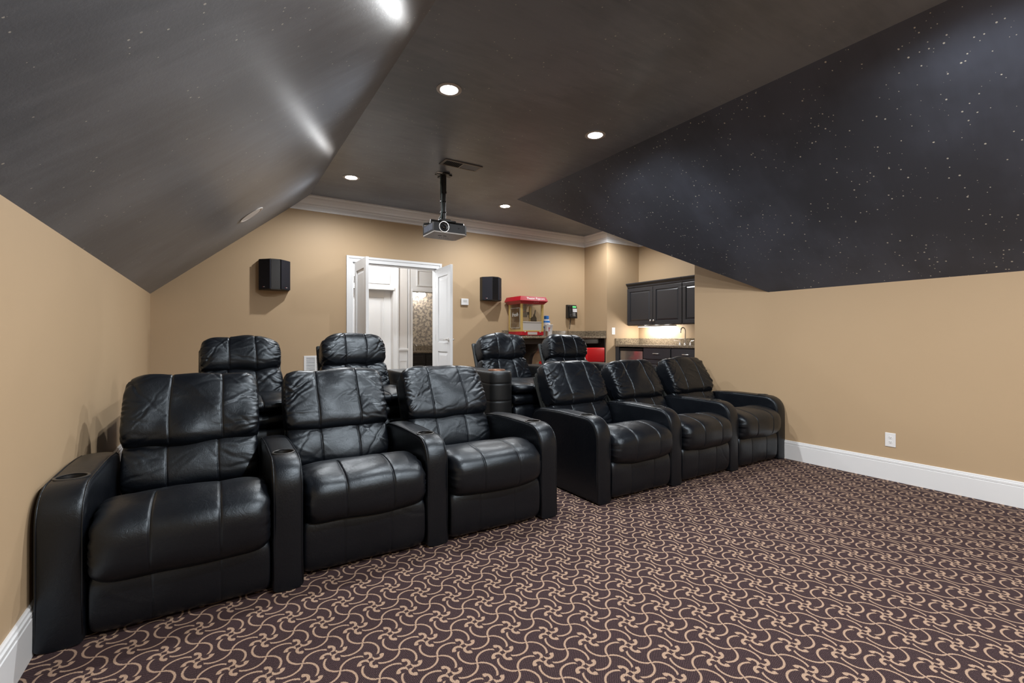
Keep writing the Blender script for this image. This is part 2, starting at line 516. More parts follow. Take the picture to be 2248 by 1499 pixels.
for a, b in ((OD0, OD1), (BD0, BD1)):
    for (w0, w1, t) in ((0.0, 0.085, 0.018), (0.055, 0.085, 0.028)):
        mb.box(a-w1, a-w0, HY-t, HY, RIS, 2.56)
        if b < 3: mb.box(b+w0, b+w1, HY-t, HY, RIS, 2.56)
        else: mb.box(b+w0, b+w1, HY-t, HY, RIS, 2.56)
    # transom frame with moulded panel above the opening
    mb.box(a, b, HY-0.018, HY, ODZ-0.01, 2.56)
    f = 0.014
    for x0, x1, z0, z1 in ((a+0.07, b-0.07, 2.13, 2.15), (a+0.07, b-0.07, 2.39, 2.41), (a+0.07, a+0.09, 2.15, 2.39), (b-0.09, b-0.07, 2.15, 2.39)):
        mb.box(x0, x1, HY-0.018-f, HY-0.018, z0, z1)
    mb.box(a-0.01, b+0.01, HY-0.034, HY-0.018, ODZ-0.01, ODZ+0.03)
struct(mb.build('trim_3', WHITE))
mb = MB().box(OD1+0.085, BD0-0.085, HY-0.022, HY, 1.01, 1.055).box(OD1+0.085, BD0-0.085, HY-0.03, HY, 1.03, 1.045)
mb.box(OD1+0.085, BD0-0.085, HY-0.006, HY, RIS, 1.01)
for x0, x1, z0, z1 in ((OD1+0.10, BD0-0.10, 0.84, 0.855), (OD1+0.10, OD1+0.112, RIS+0.2, 0.84), (BD0-0.112, BD0-0.10, RIS+0.2, 0.84)):
    mb.box(x0, x1, HY-0.014, HY-0.006, z0, z1)
struct(mb.build('trim_4', WHITE))
# closed hall door set back in the deep jamb
root = bpy.data.objects.new('door_3', None); link(root); root['kind'] = 'structure'
root.location = (OD0, HY+0.125, RIS)
wd, hd = OD1-OD0, ODZ-RIS
for nm, b in (('stile', (0, 0.12, 0, 0.035, 0, hd)), ('stile', (wd-0.12, wd, 0, 0.035, 0, hd)), ('rail', (0.12, wd-0.12, 0, 0.035, 0, 0.22)), ('rail', (0.12, wd-0.12, 0, 0.035, 0.8, 0.94)), ('rail', (0.12, wd-0.12, 0, 0.035, hd-0.13, hd))):
    MB().rbox(*b, 0.002).build(nm, WHITE, root)
for z0, z1 in ((0.22, 0.8), (0.94, hd-0.13)):
    mb = MB().box(0.12, wd-0.12, 0.016, 0.03, z0, z1)
    mb.add([(0.14, 0.016, z0+0.02), (wd-0.14, 0.016, z0+0.02), (wd-0.14, 0.016, z1-0.02), (0.14, 0.016, z1-0.02), (0.18, 0.006, z0+0.06), (wd-0.18, 0.006, z0+0.06), (wd-0.18, 0.006, z1-0.06), (0.18, 0.006, z1-0.06)],
           [(4,5,6,7), (0,1,5,4), (1,2,6,5), (2,3,7,6), (3,0,4,7)])
    mb.build('panel', WHITE, root)
struct(MB().box(OD0, OD1, HY, HY+0.125, ODZ-0.012, ODZ).build('trim_5', WHITE))
# bathroom
BY = 9.15
struct(MB().box(2.6, 5.4, BY, BY+0.1, RIS, HC).build('wall_bathroom', TOILE))
struct(MB().box(2.56, 2.64, HY+HT, BY, RIS, HC).build('wall_bathroom_side', TOILE))
v = empty('vanity_cabinet', (3.0, BY-0.552, RIS), label='dark bathroom vanity with granite top seen through the open doors', cat='cabinet')
MB().rbox(0, 1.3, 0.02, 0.53, 0.08, 0.70, 0.004).build('body', ESP, v)
for k in range(3):
    x0 = 0.02 + k*0.425
    mb = MB().rbox(x0, x0+0.40, 0, 0.02, 0.50, 0.68, 0.004).rbox(x0+0.04, x0+0.36, -0.008, 0.004, 0.535, 0.645, 0.006)
    mb.build('drawer', ESP, v)
    MB().rbox(x0, x0+0.40, 0, 0.02, 0.10, 0.49, 0.004).build('door', ESP, v)
MB().rbox(-0.02, 1.32, -0.03, 0.53, 0.70, 0.735, 0.004).build('countertop', GRAN, v)
MB().rbox(-0.02, 1.32, 0.508, 0.528, 0.735, 0.84, 0.003).build('backsplash', GRAN, v)
MB().lathe([(0.012, 0.735), (0.012, 0.80), (0.009, 0.84)], (0.36, 0.4, 0), 12).tube([(0.36, 0.4, 0.83), (0.36, 0.34, 0.86), (0.36, 0.28, 0.83)], 0.009, 8).build('faucet', CHROME, v, auto=40)
o = MB().rbox(3.30, 3.375, BY-0.012, BY-0.001, 1.18, 1.30, 0.003).build('light_switch', WHITE2, label='white switch plate on the toile wallpaper', cat='switch')
v = empty('vanity_light', (3.36, BY, 2.12), label='glowing globe vanity light above the toile wallpaper', cat='wall lamp')
MB().rbox(-0.18, 0.3, -0.035, -0.002, -0.035, 0.035, 0.006).build('backplate', CHROME, v)
for k in (-0.1, 0.1):
    MB().lathe([(0.0, -0.075), (0.04, -0.065), (0.068, -0.03), (0.075, 0.0), (0.068, 0.03), (0.04, 0.065), (0.0, 0.075)], (k+0.06, -0.12, 0.0), 20).build('globe', GLOBE, v, smooth=True)
    MB().tube([(k+0.06, -0.03, 0.0), (k+0.06, -0.07, 0.0)], 0.018, 10).build('arm', CHROME, v)

def lamp(name, typ, loc, energy, color=(1, 0.96, 0.92), radius=0.06, parent=None, **k):
    l = bpy.data.lights.new(name, typ); l.energy = energy; l.color = color
    l.shadow_soft_size = radius
    for a, b in k.items(): setattr(l, a, b)
    o = bpy.data.objects.new(name, l); link(o, parent); o.location = loc
    return o
# hall ceiling globes light the hall
for i, (x, y) in enumerate(((2.0, 7.12), (3.5, 8.35))):
    v = empty('ceiling_globe', (x, y, HC), label=('white flush globe on the hall ceiling', 'white flush globe on the bathroom ceiling')[i], cat='ceiling lamp')
    MB().lathe([(0.09, -0.001), (0.09, -0.02), (0.13, -0.03), (0.125, -0.07), (0.08, -0.11), (0.0, -0.12)], (0, 0, 0), 24).build('globe', GLOBE, v, smooth=True)
    lamp('bulb', 'POINT', (0, 0, -0.2), (24, 7)[i], (0.96, 0.98, 1.0), 0.1, v)

# ================================================================== RECESSED LAMPS
SPOTS = [(1.434, 3.134, 'recessed ceiling light nearest the sloping ceiling, in front of the projector'),
         (2.863, 3.138, 'recessed ceiling light beside the dark starry slope, right of the projector'),
         (1.281, 5.439, 'recessed ceiling light above the double doors'),
         (3.352, 5.488, 'recessed ceiling light at the back, right of the projector'),
         (1.43, 0.80, 'recessed ceiling light above the front left floor'),
         (2.95, 0.80, 'recessed ceiling light above the front right floor'),
         (1.43, -1.5, 'unseen recessed fill light added behind the viewer, left'),  # this lamp and the next are unseen, added to brighten the room
         (2.95, -1.5, 'unseen recessed fill light added behind the viewer, right'),
         (5.25, 5.40, 'recessed ceiling light over the kitchenette')]
for i, (x, y, lab) in enumerate(SPOTS):
    v = empty('recessed_light', (x, y, ZC), label=lab, cat='ceiling light', group='recessed ceiling lights')
    MB().lathe([(0.062, -0.001), (0.092, -0.001), (0.092, -0.005), (0.084, -0.009), (0.066, -0.007), (0.062, -0.002)], (0, 0, 0), 32, close=True).build('trim_ring', mat('lamp_trim', (0.5, 0.48, 0.46), 0.4), v, auto=40)
    MB().lathe([(0.0, -0.003), (0.062, -0.003), (0.062, -0.0015), (0.0, -0.0015)], (0, 0, 0), 32).build('lens', LENSE, v)
    lamp('lamp', 'SPOT', (0, 0, -0.04), LAMP_W * (1.25, 0.92, 0.85, 0.8, 1.9, 1.0, 2.2, 1.1, 0.85)[i], (0.97, 0.985, 1.0), 0.028, v, spot_size=R(172), spot_blend=0.66)

# ================================================================== RECLINERS
rng = np.random.RandomState(7)
def cushion(name, half, a, c, segs, M, m, parent, seams=(), folds=0, seed=0, puff=0.0, lump=0.004, groove=0.006, face='y', gather=0.0, shape=None, cross=None, fold_len=0.2, fold_amp=0.006):
    """soft rounded block: half sizes, roundness a (y-z) and c (x); seams are x positions of stitched grooves"""
    rs = np.random.RandomState(seed)
    nx, ny, nz = segs
    # rings along x; grid lines fall exactly on the seams
    xs = list(np.linspace(-0.93, 0.93, nx-15)) + [sg*(1-e) for sg in (-1, 1) for e in (1e-7, 1e-5, 1e-4, 0.001, 0.004, 0.011, 0.023, 0.037, 0.053)]
    for x0 in seams:
        c0 = x0/half[0]
        xs = [x for x in xs if abs(x-c0)*half[0] > 0.0125] + [c0+e/half[0] for e in (-0.011, -0.006, -0.003, 0.0, 0.003, 0.006, 0.011)]
    xs = np.array(sorted(xs))
    nt = 2*(ny+nz)
    th = np.linspace(0, 2*math.pi, nt, endpoint=False) + 1e-4
    # even spacing round the squarish section
    fine = np.linspace(0, 2*math.pi, 4001)
    def sec(t):
        cc, ss = np.cos(t), np.sin(t)
        k_ = (np.abs(cc)**a + np.abs(ss)**a)**(-1/a)
        return cc*k_, ss*k_
    fy, fz = sec(fine)
    al = np.r_[0, np.cumsum(np.hypot(np.diff(fy)*half[1], np.diff(fz)*half[2]))]
    th = np.interp(np.linspace(0, al[-1], nt, endpoint=False), al, fine)
    cy, cz_ = sec(th)
    kx_ = np.maximum(1-np.abs(xs)**c, 1e-9)**(1/c)
    q = np.stack([np.repeat(xs, nt), np.outer(kx_, cy).ravel(), np.outer(kx_, cz_).ravel()], 1)
    NX = len(xs)
    ii, jj = np.meshgrid(np.arange(NX-1), np.arange(nt), indexing='ij')
    j2 = (jj+1) % nt
    F = np.stack([ii*nt+jj, (ii+1)*nt+jj, (ii+1)*nt+j2, ii*nt+j2], -1).reshape(-1, 4)
    F = [tuple(f_) for f_ in F[:, ::-1].tolist()]
    F += [tuple(range(nt))[::-1], tuple(range((NX-1)*nt, NX*nt))]
    ab = np.abs(q)
    r = np.maximum((ab[:, 1]**a + ab[:, 2]**a)**(1/a), 1e-6)
    g = np.stack([np.sign(q[:, 0])*ab[:, 0]**(c-1), np.sign(q[:, 1])*r**(c-a)*ab[:, 1]**(a-1), np.sign(q[:, 2])*r**(c-a)*ab[:, 2]**(a-1)], 1)
    h = np.array(half)
    P = q*h
    n = g/h; n /= np.linalg.norm(n, axis=1)[:, None]+1e-9
    if face == 'y': s, t, wgt = P[:, 0], P[:, 2], np.clip(-n[:, 1]*0.9 + n[:, 2]*0.6, 0, 1)
    else: s, t, wgt = P[:, 0], -P[:, 1], np.clip(n[:, 2]*0.9 - n[:, 1]*0.9, 0, 1)
    ht = half[2] if face == 'y' else half[1]
    d = np.zeros(len(P))
    sr = s
    s = s + 0.006*np.sin(23*t+rs.uniform(0, 6)) + 0.004*np.sin(71*t+rs.uniform(0, 6)+9*s)
    t = t + 0.008*np.sin(19*s+rs.uniform(0, 6)) + 0.003*np.sin(63*s+rs.uniform(0, 6)-13*t)
    sw_, s = s, sr
    # broad lumps
    for _ in range(9):
        kx, kt, ph = rs.uniform(3, 22), rs.uniform(3, 22), rs.uniform(0, 6.3)
        d += lump/3.0*np.sin(kx*s*rs.choice([-1, 1]) + kt*t + ph)
    # panel puffing between seams
    ed = [-half[0]] + list(seams) + [half[0]]
    for i in range(len(ed)-1):
        mid, wd_ = (ed[i]+ed[i+1])/2, (ed[i+1]-ed[i])/2
        d += puff*np.clip(1-((s-mid)/wd_)**2, 0, 1)*wgt
    if cross is not None:
        yc = cross + 0.05*(s/half[0])**2
        top_ = np.clip(n[:, 2]*2, 0, 1)
        d -= groove*0.9*np.exp(-((P[:, 1]-yc)/0.006)**2)*top_
        d += 0.008*np.exp(-((P[:, 1]-yc+0.06)/0.05)**2)*top_
    for x0 in seams:
        if cross is not None: wgt = np.where(P[:, 1] > yc, 0, wgt)
        d -= groove*np.exp(-((s-x0)/0.0034)**2)*np.clip(wgt*2.5, 0, 1)
        d -= groove*0.25*np.exp(-((s-x0)/0.012)**2)*np.clip(wgt*2.5, 0, 1)
        # little pulls running off the stitching
        for _ in range(int(folds*0.5)):
            t0 = rs.uniform(-ht, ht); an = rs.uniform(-0.9, 0.9); L = rs.uniform(0.03, 0.09); sg = rs.choice([-1, 1])
            u = (s-x0)*sg; vv = (t-t0) - np.tan(an)*u
            d += rs.uniform(-1, 1)*fold_amp*0.6*np.exp(-(vv/0.008)**2)*np.clip(u/0.01, 0, 1)*np.exp(-(u/L)**2)*wgt
    for _ in range(folds):
        sg = rs.choice([-1, 1]); t0 = rs.uniform(-1, 1)*ht; an = rs.uniform(-0.75, 0.75) - 0.35*t0/ht
        L = rs.uniform(0.35, 1.2)*fold_len; wd_ = rs.uniform(0.0045, 0.011)
        u = half[0] - sg*sw_; vv = (t-t0) - np.tan(an)*u - 0.3*u*u
        d += rs.choice([-1.2, -0.8, 0.9])*fold_amp*np.exp(-(vv/wd_)**2)*np.exp(-(u/L)**2)
    for _ in range(int(folds*0.5)):       # folds in the field
        s0, t0, an, L = rs.uniform(-1, 1)*half[0]*0.8, rs.uniform(-1, 1)*ht, rs.uniform(-0.8, 0.8), rs.uniform(0.05, 0.14)
        u = (sw_-s0)*math.cos(an) + (t-t0)*math.sin(an); vv = -(sw_-s0)*math.sin(an) + (t-t0)*math.cos(an) + 1.2*u*u
        d += rs.uniform(-1, 1)*fold_amp*0.8*np.exp(-(vv/rs.uniform(0.0045, 0.011))**2)*np.exp(-(u/L)**2)*wgt
    d *= np.clip((1-np.abs(q[:, 0]))/0.05, 0, 1)
    if gather:     # pleats round the ends
        u = half[0]-np.abs(s)
        ang = np.arctan2(P[:, 2]/half[2], -P[:, 1]/half[1])
        d += np.clip((1-np.abs(q[:, 0]))/0.02, 0, 1)*gather*np.sin(ang*26+rs.uniform(0, 6)+3*np.sin(ang*5))*np.exp(-(u/0.035)**2)
    P = P + n*d[:, None]
    P[:, 0] += 0.004*np.sin(P[:, 2]*13+seed)*(1-(P[:, 0]/half[0])**2)*(1 if face == 'y' else 0)
    if shape is not None: P = shape(P)
    me = bpy.data.meshes.new(name)
    P4 = np.c_[P, np.ones(len(P))] @ np.array(M).T
    me.from_pydata(P4[:, :3].tolist(), [], F)
    me.materials.append(m)
    me.polygons.foreach_set('use_smooth', [True]*len(me.polygons))
    me.update()
    o = bpy.data.objects.new(name, me)
    return link(o, parent)

AW = 0.140          # armrest width, front row
def arm_profile():
    pts = [(0.86, 0.006), (0.0, 0.006), (0.0, 0.2), (0.0, 0.40)]
    for i in range(1, 14):
        a = math.pi - i/13*math.pi/2
        c_, s_ = -abs(math.cos(a))**(2/2.8), abs(math.sin(a))**(2/2.8)
        pts.append((0.19 + 0.19*c_, 0.44 + 0.194*s_))
    pts += [(0.30, 0.636), (0.45, 0.638), (0.6, 0.634), (0.74, 0.624), (0.81, 0.60), (0.85, 0.55), (0.86, 0.48)]
    return pts
def make_arm_mesh():
    prof = arm_profile(); n = len(prof)
    cen = Vector((0.42, 0.34))
    nrm = []
    for i in range(n):
        a, b = Vector(prof[i-1]), Vector(prof[(i+1) % n])
        d = (b-a).normalized(); nn = Vector((-d.y, d.x))
        if nn.dot(Vector(prof[i])-cen) < 0: nn = -nn
        nrm.append(nn)
    r = 0.026
    prof_r = [(-AW/2, r+0.012), (-AW/2, r)] + [(-AW/2 + r*(1-math.cos(k/6*math.pi/2)), r*(1-math.sin(k/6*math.pi/2))) for k in range(1, 7)]
    rows = prof_r + [(-AW/2+r+0.012, -0.002), (0, -0.004), (AW/2-r-0.012, -0.002)] + [(-x, i) for x, i in prof_r[::-1]]
    v = []; f = []
    for x, ins in rows:
        for i in range(n):
            p = Vector(prof[i]) - nrm[i]*ins
            v.append((x, p.x, p.y))
    for k in range(len(rows)-1):
        for i in range(n):
            f.append((k*n+i, k*n+(i+1) % n, (k+1)*n+(i+1) % n, (k+1)*n+i))
    f.append(tuple(range(n))); f.append(tuple((len(rows)-1)*n+i for i in range(n))[::-1])
    a = mobj('armrest', v, f, LEATHER, auto=50)
    # bore the cup well
    c = MB().lathe([(0.0, 0.56), (0.045, 0.56), (0.045, 0.75), (0.0, 0.75)], (0, 0.20, 0), 28).build('cutter', LEATHER)
    md = a.modifiers.new('b', 'BOOLEAN'); md.object = c; md.operation = 'DIFFERENCE'; md.solver = 'EXACT'
    dg = bpy.context.evaluated_depsgraph_get()
    me = bpy.data.meshes.new_from_object(a.evaluated_get(dg))
    me.name = 'armrest'
    bpy.data.objects.remove(a); bpy.data.objects.remove(c)
    return me
ARM = make_arm_mesh()
# piping along the edges of the arm
def arm_piping_mesh():
    mb = MB()
    pr = [p for p in arm_profile() if not (p[0] > 0.8 and p[1] < 0.5)]
    pr = [(0.0, 0.03)] + pr[1:]
    for s_ in (-1, 1):
        mb.tube([(s_*(AW/2-0.008), y + (0.006 if y < 0.1 else 0), z - 0.005) for y, z in pr], 0.0035, 6)
    o = mb.build('piping', LEATHER, smooth=True); me = o.data; bpy.data.objects.remove(o); return me
PIPE = arm_piping_mesh()
def cup_mesh():
    mb = MB().lathe([(0.0, 0.575), (0.041, 0.575), (0.044, 0.63), (0.046, 0.6375), (0.052, 0.6385), (0.054, 0.636), (0.052, 0.632), (0.047, 0.630), (0.0445, 0.57), (0.0, 0.57)], (0, 0.20, 0), 32)
    o = mb.build('cup_holder', mat('cup_holder_plastic', (0.004, 0.004, 0.004), 0.4), auto=45); me = o.data; bpy.data.objects.remove(o); return me
CUP = cup_mesh()

def cup_ring_mesh():
    mb = MB().lathe([(0.0462, 0.6372), (0.048, 0.6388), (0.053, 0.6388), (0.056, 0.637), (0.056, 0.634), (0.0462, 0.634)], (0, 0.20, 0), 36, close=True)
    o = mb.build('cup_ring', mat('cup_ring_plastic', (0.03, 0.029, 0.027), 0.35), auto=45); me = o.data; bpy.data.objects.remove(o); return me
RING = cup_ring_mesh()
def add_arm(root, x):
    a = link(bpy.data.objects.new('armrest', ARM), root); a.location = (x, 0, 0)
    for nm, me in (('piping', PIPE), ('cup_holder', CUP), ('cup_ring', RING)):
        p = link(bpy.data.objects.new(nm, me), a)
    return a

SW = 0.8125 - AW    # seat width between arms
def tilt(p, ang):   # matrix: pivot p (y,z), lean back by ang
    return Matrix.Translation((0, p[0], p[1])) @ Matrix.Rotation(-ang, 4, 'X')
def front_recliner(x, y, label, arms, seed, lean=24, drop=0.0):
    root = empty('recliner', (x, y, 0), label=label, cat='recliner', group='front row recliners')
    sw = SW/2
    # base frame under the cushions
    MB().rbox(-sw+0.01, sw-0.01, 0.05, 0.84, 0.02, 0.32, 0.01).build('base', VINYL, root)
    sm = (-0.125, 0.125)
    # footrest panel
    cushion('footrest', (sw-0.008, 0.05, 0.140 - drop*0.4), 3.2, 12, (84, 10, 26), Matrix.Translation((0, 0.045, 0.160 - drop*0.4)), LEATHER, root, sm, 1, seed+1, 0.003, 0.002, 0.003, fold_amp=0.002)
    # seat cushion with rolled front
    def seat_shape(P):
        P = P.copy()
        yy = P[:, 1]
        top = P[:, 2] > 0
        P[:, 2] += np.where(top, 0.010*np.cos(P[:, 0]/sw*1.3) - 0.016, 0) - np.clip(yy+0.14, 0, 1)*0.20
        P[:, 2] -= 0.02*(1-np.clip(-yy/0.3, 0, 1))*0
        # front lip sags a little in the middle panels
        P[:, 2] -= np.where(~top, 0.012*np.cos(P[:, 0]/sw*1.5)*np.clip(-yy/0.3, 0, 1), 0)
        return P
    cushion('seat', (sw-0.006, 0.365, 0.152 + drop*0.4), 3.2, 9, (110, 42, 26), Matrix.Translation((0, 0.297 - drop*0.3, 0.396 - drop*0.6)), LEATHER, root, sm, 7, seed+2, 0.003, 0.004, 0.005, face='z', gather=0.0035, shape=seat_shape, cross=-0.03, fold_len=0.08, fold_amp=0.003)
    L = R(lean)
    Mb = tilt((0.66, 0.44), L)     # back pivots at the seat
    # lumbar cushion
    cushion('lumbar_cushion', (0.324, 0.085, 0.15), 2.8, 9, (90, 14, 34), Mb @ Matrix.Translation((0, 0.055, 0.11)), LEATHER, root, (-0.12, 0.12), 14, seed+3, 0.003, 0.004, 0.004, fold_amp=0.0045)
    # upper pillow
    def pil(P):
        P = P.copy(); z = P[:, 2]/0.212
        P[:, 0] *= 1 - 0.035*np.clip(z, 0, 1)**2
        P[:, 2] -= 0.016*(P[:, 0]/0.33)**2*np.clip(z, 0, 1)
        P[:, 1] -= 0.022*np.clip(-z+0.2, 0, 1)*np.clip(1-P[:, 1]/0.1, 0, 1)
        return P
    cushion('back_pillow', (0.332, 0.100, 0.220), 3.1, 9, (110, 24, 50), Mb @ Matrix.Translation((0, 0.04, 0.416)), LEATHER, root, (-0.125 + 0.01*math.sin(seed), 0.14), 34, seed+4, 0.004, 0.006, 0.005, gather=0.003, shape=pil, fold_len=0.14, fold_amp=0.0062 if drop == 0 else 0.0045)
    # upholstered rear shell
    mb = MB().rbox(-0.325, 0.325, 0.10, 0.14, -0.05, 0.57, 0.015).rbox(-0.318, 0.318, 0.15, 0.185, -0.12, 0.55, 0.012)
    mb.xf(Mb); mb.build('back_shell', SHELL, root, auto=40)
    for i_, ax in enumerate(arms):
        a_ = add_arm(root, ax)
        if drop and i_ == 0: a_.location.x -= 0.008; a_.scale.x = 1.1
    return root
PITCH = 0.8125
FY = 2.552
ax0 = -0.520
labs = ['black leather recliner in the front row nearest the left wall',
        'black leather recliner in the middle of the left front group of three',
        'black leather recliner beside the aisle, right end of the left front group',
        'black leather recliner beside the aisle, left end of the right front group',
        'black leather recliner in the middle of the right front group of three',
        'black leather recliner in the front row against the right wall']
for k in range(3):
    front_recliner(ax0 + PITCH*(k+0.5), FY + (-0.05, 0.018, 0.004)[k], labs[k], ([-PITCH/2] if k == 0 else []) + [PITCH/2], 20+k*11, 24 + (0, 1, 2)[k], (0.04, 0, 0)[k])
ax1 = 2.422
for k in range(3):
    front_recliner(ax1 + PITCH*(k+0.5), FY, labs[3+k], ([-PITCH/2] if k == 0 else []) + [PITCH/2], 70+k*11, 25 + (1, 3, 0)[k])

# ---------------- back row: rounder backs, wide arms with round fronts
RAW = 0.235
RP = 0.90
def rear_arm_mesh():
    r = RAW/2
    def plan(ins):
        pts = []
        rr = r-ins
        for i in range(17):
            a = math.pi + i/16*math.pi
            pts.append((rr*math.cos(a), r*0.62 + (r*0.62-ins)*math.sin(a)))
        pts += [(rr, 0.88-ins), (-rr, 0.88-ins)]
        return pts
    rows = [(0.02, 0.0)]
    for zs in (0.41, 0.57):
        rows += [(zs-0.02, 0.0), (zs-0.004, 0.0), (zs-0.001, 0.0022), (zs+0.001, 0.0022), (zs+0.004, 0.0), (zs+0.02, 0.0)]
    rows += [(0.650, 0.0), (0.667, 0.004), (0.679, 0.012), (0.685, 0.026), (0.686, 0.05)]
    v = []; f = []; n = len(plan(0))
    for z, ins in rows: v += [(x, y, z) for x, y in plan(ins)]
    for k in range(len(rows)-1):
        for i in range(n): f.append((k*n+i, k*n+(i+1) % n, (k+1)*n+(i+1) % n, (k+1)*n+i))
    f.append(tuple(range(n))[::-1]); f.append(tuple((len(rows)-1)*n+i for i in range(n)))
    o = mobj('armrest', v, f, VINYL, auto=50); me = o.data; bpy.data.objects.remove(o)
    mb = MB().lathe([(0.0, 0.6865), (0.062, 0.6865), (0.064, 0.694), (0.078, 0.696), (0.082, 0.691), (0.082, 0.685), (0.0, 0.685)], (0, 0.14, 0), 32)
    o = mb.build('cup_holder', COPPER, auto=45); m2 = o.data; bpy.data.objects.remove(o)
    return me, m2
RARM, RCUP = rear_arm_mesh()
def rear_recliner(x, y, label, arms, seed, lean=20, zoff=0.0):
    root = empty('recliner', (x, y, RIS), label=label, cat='recliner', group='back row recliners')
    sw = (RP-RAW)/2
    MB().rbox(-sw+0.015, sw-0.015, 0.08, 0.86, 0.02, 0.45, 0.01).build('base', VINYL, root)
    sm = (-0.13, 0.10)
    cushion('footrest', (sw-0.01, 0.05, 0.155), 3.4, 9, (60, 8, 22), Matrix.Translation((0, 0.06, 0.20)), LEATHER, root, (0.0,), 4, seed+1, 0.004, 0.002, 0.004)
    cushion('front_band', (sw-0.006, 0.055, 0.048), 2.6, 9, (60, 10, 14), Matrix.Translation((0, 0.06, 0.408)), LEATHER, root, (), 4, seed+2, 0.002, 0.002, 0.004)
    cushion('seat', (sw-0.004, 0.36, 0.052), 3.0, 7, (72, 34, 16), Matrix.Translation((0, 0.34, 0.512)), LEATHER, root, sm, 8, seed+3, 0.005, 0.004, 0.005, face='z', gather=0.003, fold_len=0.12, fold_amp=0.003)
    Mb = tilt((0.64, 0.50), R(lean)) @ Matrix.Translation((0, 0, zoff))
    def lum(P):
        P = P.copy(); z = P[:, 2]/0.18
        P[:, 0] *= 1 + 0.04*np.clip(-z, -1, 1)
        return P
    cushion('lumbar_cushion', (0.304, 0.095, 0.18), 2.8, 8, (76, 16, 36), Mb @ Matrix.Translation((0, 0.06, 0.12)), LEATHER, root, (-0.10, 0.10), 26, seed+4, 0.006, 0.007, 0.004, shape=lum, fold_len=0.25, fold_amp=0.008)
    def pil(P):
        P = P.copy(); z = P[:, 2]/0.15; x = P[:, 0]/0.3
        P[:, 2] -= 0.034*np.abs(x)**3*np.clip(z+0.3, 0, 1.3)
        P[:, 0] *= 1 - 0.05*np.clip(z, 0, 1)
        return P
    cushion('head_pillow', (0.290, 0.108, 0.157), 2.7, 6.5, (88, 26, 40), Mb @ Matrix.Translation((0, 0.035, 0.415)), LEATHER, root, (-0.09, 0.10), 24, seed+5, 0.003, 0.006, 0.005, gather=0.003, shape=pil, fold_len=0.13, fold_amp=0.006)
    mb = MB().rbox(-0.30, 0.30, 0.125, 0.16, -0.10, 0.50, 0.015); mb.xf(Mb)
    mb.build('back_shell', SHELL, root, auto=40)
    for ax in arms:
        a = link(bpy.data.objects.new('armrest', RARM), root); a.location = (ax, 0, 0)
        link(bpy.data.objects.new('cup_holder', RCUP), a)
    return root
RY = 3.665
rl = ['black leather back row recliner nearest the left wall, under the left speaker',
      'black leather back row recliner in front of the double doors',
      'black leather back row recliner below the popcorn machine, copper cup holder on its arm',
      'black leather back row recliner in front of the red stool and bar']
rear_recliner(0.17, RY, rl[0], (-RP/2, RP/2), 131, 22, -0.02)
rear_recliner(1.07, RY, rl[1], (RP/2,), 147, 21)
rear_recliner(2.68, RY, rl[2], (-RP/2, RP/2), 163, 20, 0.01)
rear_recliner(3.58, RY, rl[3], (RP/2,), 179, 20)

# ================================================================== PROJECTOR AND CEILING FITTINGS
pr = empty('projector', (2.13, 4.80, ZC), label='grey video projector hanging from a black ceiling pole', cat='projector')
PZ = -0.62       # body centre below the ceiling
mb = MB()
mb.prism([(-0.20, -0.20), (0.165, -0.20), (0.20, -0.165), (0.20, 0.11), (0.17, 0.14), (-0.17, 0.14), (-0.20, 0.11)], 'z', PZ-0.062, PZ+0.030)
body = mb.build('body', GREYP, pr)
MB().prism([(-0.198, -0.198), (0.163, -0.198), (0.198, -0.163), (0.198, 0.108), (0.168, 0.138), (-0.168, 0.138), (-0.198, 0.108)], 'z', PZ-0.075, PZ-0.060).build('underside', TANP, pr)
mb = MB()
for k in range(7): mb.box(-0.2025, -0.2, -0.16+k*0.034, -0.142+k*0.034, PZ-0.045, PZ+0.02)
mb.build('side_grille', mat('blue_grey_grille', (0.12, 0.14, 0.19), 0.35), pr)
MB().lathe([(0.052, -0.2), (0.052, -0.208), (0.048, -0.211), (0.042, -0.207), (0.036, -0.203), (0.0, -0.2015)], (-0.085, 0, PZ-0.012), 32, axis='y').build('lens_barrel', BLACKP, pr, auto=40)
MB().lathe([(0.0, -0.212), (0.018, -0.210), (0.030, -0.2035), (0.0, -0.2025)], (-0.085, 0, PZ-0.012), 24, axis='y').build('lens', LENSG, pr, smooth=True)
MB().lathe([(0.053, -0.2005), (0.057, -0.2005), (0.057, -0.206), (0.053, -0.206)], (-0.085, 0, PZ-0.012), 32, axis='y', close=True).build('lens_ring', CHROME, pr)
MB().lathe([(0.006, -0.2), (0.006, -0.203), (0.0, -0.203)], (0.09, 0, PZ-0.01), 12, axis='y').build('sensor', HOLE, pr)
for x in (-0.09, -0.03): MB().box(x, x+0.04, -0.06, -0.045, PZ-0.0765, PZ-0.075).build('underside_slot', HOLE, pr)
for k in range(5): MB().box(-0.04+k*0.025, -0.03+k*0.025, 0.03, 0.036, PZ-0.0765, PZ-0.075).build('underside_slot', HOLE, pr)
mb = MB().tube([(0, 0, -0.012), (0, 0, -0.20)], 0.030, 16).tube([(0, 0, -0.19), (0, 0, PZ+0.10)], 0.024, 16)
mb.lathe([(0.034, -0.19), (0.034, -0.215), (0.03, -0.215)], (0, 0, 0), 16)
mb.build('pole', BLACKM, pr, auto=40)
MB().rbox(-0.09, 0.09, -0.035, 0.035, -0.014, -0.0005, 0.004).rbox(-0.035, 0.035, -0.09, 0.09, -0.022, -0.0005, 0.004).build('ceiling_plate', BLACKM, pr)
mb = MB().rbox(-0.09, 0.11, -0.09, 0.07, PZ+0.078, PZ+0.096, 0.004).rbox(-0.06, 0.06, -0.06, 0.06, PZ+0.09, PZ+0.115, 0.006)
